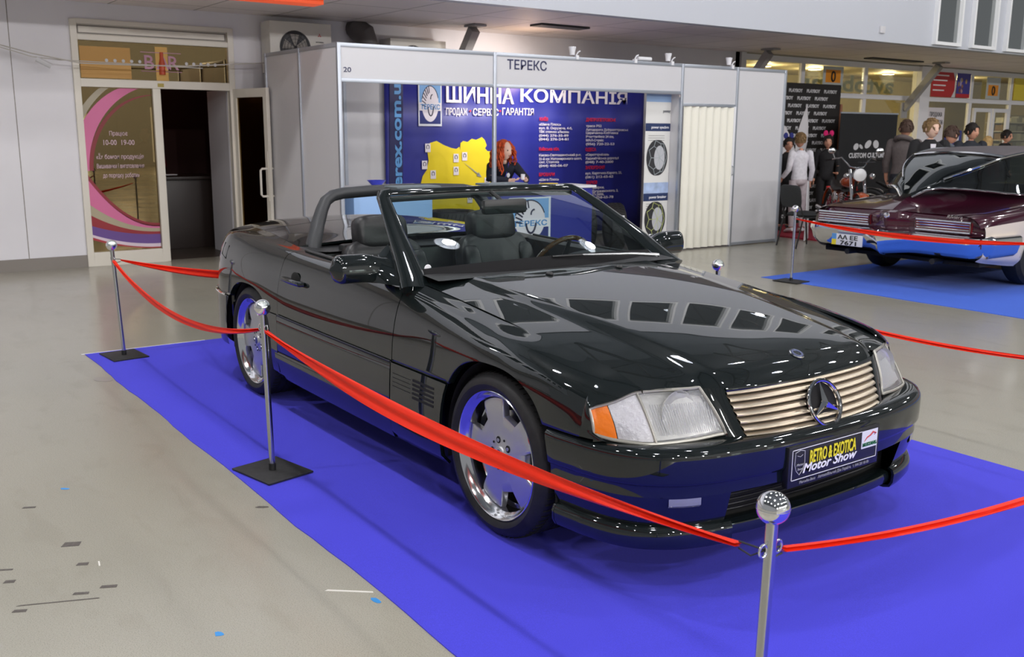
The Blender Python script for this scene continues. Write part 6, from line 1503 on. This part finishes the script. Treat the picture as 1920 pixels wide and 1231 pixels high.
# ---- the maroon coupe, built nose to +x in its own space; its tail looks at us
MR = mat('maroon_paint', srgb(58,16,34), .2, spec=.3, coat=1); CRMP = mat('cream_paint', srgb(216,204,190), .25, coat=1); DG = glass('coupe_glass', (.10,.13,.13), .12)
BC = empty('coupe_car', (-3.02, 6.22, .0045), R(90), 'maroon and cream classic boat-tail coupe on the far blue carpet', 'car')
BX_ = [0,.12,.35,.7,1.1,1.6,2.2,3.0,3.8,4.6,5.2,5.5]
ln2 = lambda a: pchip(BX_, a)
BL = [ # (y, z) key lines from centre to sill
 (lambda x: 0, ln2([.775,.84,.93,.99,1.03,1.04,1.03,.98,.96,.93,.88,.80])),
 (ln2([.10,.12,.16,.24,.32,.40,.45,.5,.5,.5,.5,.45]), ln2([.77,.815,.89,.955,1.0,1.02,1.01,.97,.95,.925,.87,.79])),
 (ln2([.30,.34,.42,.52,.60,.66,.70,.72,.72,.7,.68,.62]), ln2([.765,.79,.82,.86,.90,.93,.945,.94,.93,.9,.85,.78])),
 (ln2([.80,.86,.90,.92,.93,.93,.92,.91,.9,.9,.86,.8]), ln2([.76,.775,.79,.81,.83,.86,.86,.855,.86,.87,.83,.77])),
 (ln2([.93,.97,.99,1.005,1.01,1.01,1.0,.99,.99,.98,.95,.88]), ln2([.70,.72,.74,.76,.78,.77,.74,.73,.74,.76,.74,.70])),
 (ln2([.98,1.0,1.02,1.03,1.03,1.03,1.02,1.01,1.01,1.0,.97,.9]), ln2([.58,.585,.59,.60,.61,.60,.56,.55,.56,.58,.58,.56])),
 (ln2([.96,.99,1.0,1.0,1.0,1.0,1.0,.99,.99,.98,.95,.88]), ln2([.40,.38,.35,.33,.3,.3,.3,.3,.3,.3,.34,.38])),
 (ln2([.90,.92,.93,.93,.93,.93,.93,.92,.92,.9,.88,.8]), ln2([.34,.31,.28,.24,.22,.22,.22,.22,.22,.22,.28,.32]))]
def bs(x, t):
    P = [(a(x), b_(x)) for a, b_ in BL]; T = list(range(8)); return pchip(T, [p[0] for p in P])(t), pchip(T, [p[1] for p in P])(t)
def bgrid(t0, t1, x0, x1, s, nx=50, nt=20, archs=True, off=0):
    P = []
    for i in range(nx+1):
        x = lerp(x0, x1, i/nx); te = t1; row = []
        for j in range(nt+1):
            y, z = bs(x, lerp(t0, te, j/nt))
            if archs:
                for cx in (1.18, 4.25): z = max(z, arch(x, cx, .40, .34, 2.6, .33)) if abs(x-cx) < .40 else z
            row.append(Vector((x, s*(y+off), z)))
        P.append(row)
    return P
for s in (-1, 1):
    MB().grid(bgrid(0, 4.45, 0, 5.5, s, 70, 40, False)).build('upper_body', MR, BC, ang=50)
    MB().grid(bgrid(4.45, 7, .05, 5.5, s, 110, 20)).build('lower_flank', CRMP, BC, ang=50)
# rear face under the deck lip: prow in the middle
def rx(y): return -.10*max(0, 1-abs(y)/.22)**1.3 + .10*ss(.7,1.0,abs(y))
P = []
for i in range(61):
    y = -.96+1.92*i/60; zt = bs(0, 0)[1]-.012*ss(0,.5,abs(y))-.05*ss(.8,.96,abs(y)); P.append([Vector((.03, y*.97, zt+.003)), Vector((rx(y)-.0, y, zt-.02)), Vector((rx(y)-.015, y, .68)), Vector((rx(y), y, .58)), Vector((rx(y)+.03, y, .54))])
MB().grid(P).build('rear_panel', MR, BC, ang=60)
# tail lamps behind chrome bars
for y0_, y1_ in ((.24,.88),(-.88,-.30)):
    q = MB(); q.box(-.035,.0,y0_,y1_,.605,.705); fr_ = q.build('tail_lamp', mat('dark_red_lens', srgb(110,30,34), .2, coat=1), BC)
    mb = MB(); c_ = [(-.04,y0_,.605),(-.04,y1_,.605),(-.04,y1_,.705),(-.04,y0_,.705)]; mb.tube(c_, .011, 8, closed=True)
    mb.build('chrome_frame', W_['chrome'], fr_, ang=60)
    for k in range(3): MB().tube([(-.045,y0_+.01,.63+.025*k),(-.045,y1_-.01,.63+.025*k)], .0055, 6).build('chrome_bar', W_['chrome'], fr_)
mb = MB(); put(mb, 'Riviera', (-.028,-.62,.735), (0,-1,0), (-1,0,0), .035, .16, .0, shear=.4); mb.build('script_badge', W_['chrome'], BC, smooth=False)
MB().sphere((-.10,0,.72), (.02,.035,.03), 12, 8).build('prow_badge', W_['chrome'], BC)
# bumper: chrome, V shaped in the middle, wrapping the corners
bp = []
for i in range(-34, 35):
    y = i/34*1.0; bp.append(((-.16*max(0,1-abs(y)/.30)**1.4 -.07 + .16*ss(.82,1.0,abs(y))), y*1.06))
bp = [(.55,-1.075)]+[(.3,-1.07)]+bp+[(.3,1.07)]+[(.55,1.075)]
P = []
for k, (x, y) in enumerate(bp):
    a = bp[max(0,k-1)]; b_ = bp[min(len(bp)-1,k+1)]; d = Vector((b_[0]-a[0], b_[1]-a[1], 0)).normalized(); n_2 = Vector((-d.y, d.x, 0)); n_2 = n_2 if n_2.x < 0 or abs(n_2.x) < .3 and n_2.y*y > 0 else -n_2
    dz = .03*max(0,1-abs(y)/.25); P.append([Vector((x,y,z-dz*f_))+n_2*o_ for o_, z, f_ in ((-.10,.575,0),(-.01,.575,0),(.015,.555,0),(.02,.50,.5),(.0,.47,1),(-.02,.40,1),(-.06,.36,1),(-.12,.345,1))])
MB().grid(P).build('rear_bumper', W_['chrome'], BC, ang=40)
pl = MB().box(-.135,-.125,.24,.62,.365,.485).build('number_plate', W_['white'], BC, bevel=.002)
MB().box(-.137,-.135,.565,.62,.425,.485).build('plate_blue', mat('plate_blue', srgb(90,150,210), .5), pl, smooth=False); MB().box(-.137,-.135,.565,.62,.365,.425).build('plate_yellow', mat('plate_yellow', srgb(230,210,50), .5), pl, smooth=False)
mb = MB(); put(mb, 'АА ЕЕ', (-.137,.545,.43), (0,-1,0), (-1,0,0), .045, .25, .02); put(mb, '7671', (-.137,.51,.372), (0,-1,0), (-1,0,0), .045, .20, .02); mb.build('plate_lettering', W_['black'], pl, smooth=False)
# greenhouse: fastback glass narrowing to a point, vinyl roof
gx = [.22,.45,.8,1.2,1.7,2.3,2.9,3.5]
gwb = pchip(gx, [.06,.34,.60,.74,.80,.80,.78,.72]); gwt = pchip(gx, [.03,.18,.40,.52,.58,.60,.60,.62]); gzt = pchip(gx, [.93,1.05,1.20,1.315,1.365,1.37,1.34,1.0])
def gb(x): return bs(x, pchip([0,.5,1,1.6,2.2,3], [0,.6,1.2,2.0,2.4,3])(min(3, gwb(x)*2.6)))[1]
Pg = [];
for s in (-1, 1):
    P = []
    for i in range(41):
        x = lerp(.22, 3.5, i/40); zb = lerp(1.0, .93, ss(.3,1.3,x)) if x > .3 else lerp(.90,1.0,(x-.22)/.08); zt = gzt(x); P.append([Vector((x, s*lerp(gwb(x), gwt(x), f), lerp(min(zb, zt-.005), zt, f)+.02*math.sin(PI*f))) for f in (0,.15,.3,.5,.7,.85,1)])
    MB().grid(P).build('side_glass', DG, BC)
    MB().tube([r[0] for r in P], .012, 8).build('chrome_moulding', W_['chrome'], BC)
P = []
for i in range(41):
    x = lerp(.22, 1.15, i/40); P.append([Vector((x, gwt(x)*(-1+2*j/10), gzt(x)+.035*(1-(-1+2*j/10)**2)*ss(.2,.8,x))) for j in range(11)])
MB().grid(P).build('back_glass', DG, BC)
P = []
for i in range(41):
    x = lerp(1.13, 2.9, i/40); P.append([Vector((x, (gwt(x)+.02)*(-1+2*j/12), gzt(x)+.035*(1-abs(-1+2*j/12)**2.5)+.012)) for j in range(13)])
RF = MB().grid(P).build('vinyl_roof', mat('grey_vinyl', srgb(86,80,84), .6), BC, solid=.02)
MB().tube([P[0][j] for j in range(13)], .012, 8).build('roof_chrome', W_['chrome'], BC)
for s in (-1,1): MB().tube([Vector((x, s*(gwt(x)+.022), gzt(x)+.012)) for x in (lerp(.5,2.9,i/24) for i in range(25))], .012, 8).build('drip_rail', W_['chrome'], BC)
for cx in (1.18, 4.25):
    for s in (-1, 1):
        w_ = MB().lathe([(.20,-.09),(.30,-.105),(.335,-.07),(.345,0),(.335,.07),(.30,.105),(.20,.09),(.20,-.09)], (cx,s*.82,.345), (0,1,0), n=40).build('tyre', W_['rubber'], BC)
        MB().lathe([(0,s*.06),(.06,s*.07),(.19,s*.05),(.205,s*.08),(.205,s*-.05)], (cx,s*.82,.345), (0,1,0), n=32).build('wheel', W_['chrome'], w_)
mb = MB(); mb.box(.15,5.3,-.9,.9,.26,.32); mb.box(.15,.25,-.85,.85,.3,.6); mb.box(.78,1.58,-.62,.62,.2,.5)
mb.build('underbody', GAP, BC)
for s in (-1,1): MB().tube([(-.02,s*.5,.29),(.6,s*.5,.29)], .03, 12).build('tail_pipe', W_['black'], BC)
MB().box(1.3,2.6,-.6,.6,.6,.95).build('interior', GAP, BC, bevel=.05)
MB().tube([(-.01,-.985,.46),(-.01,-.985,.56)], .0 if False else .006, 6).build('side_reflector', mat('dark_marker', srgb(60,20,40), .3), BC)
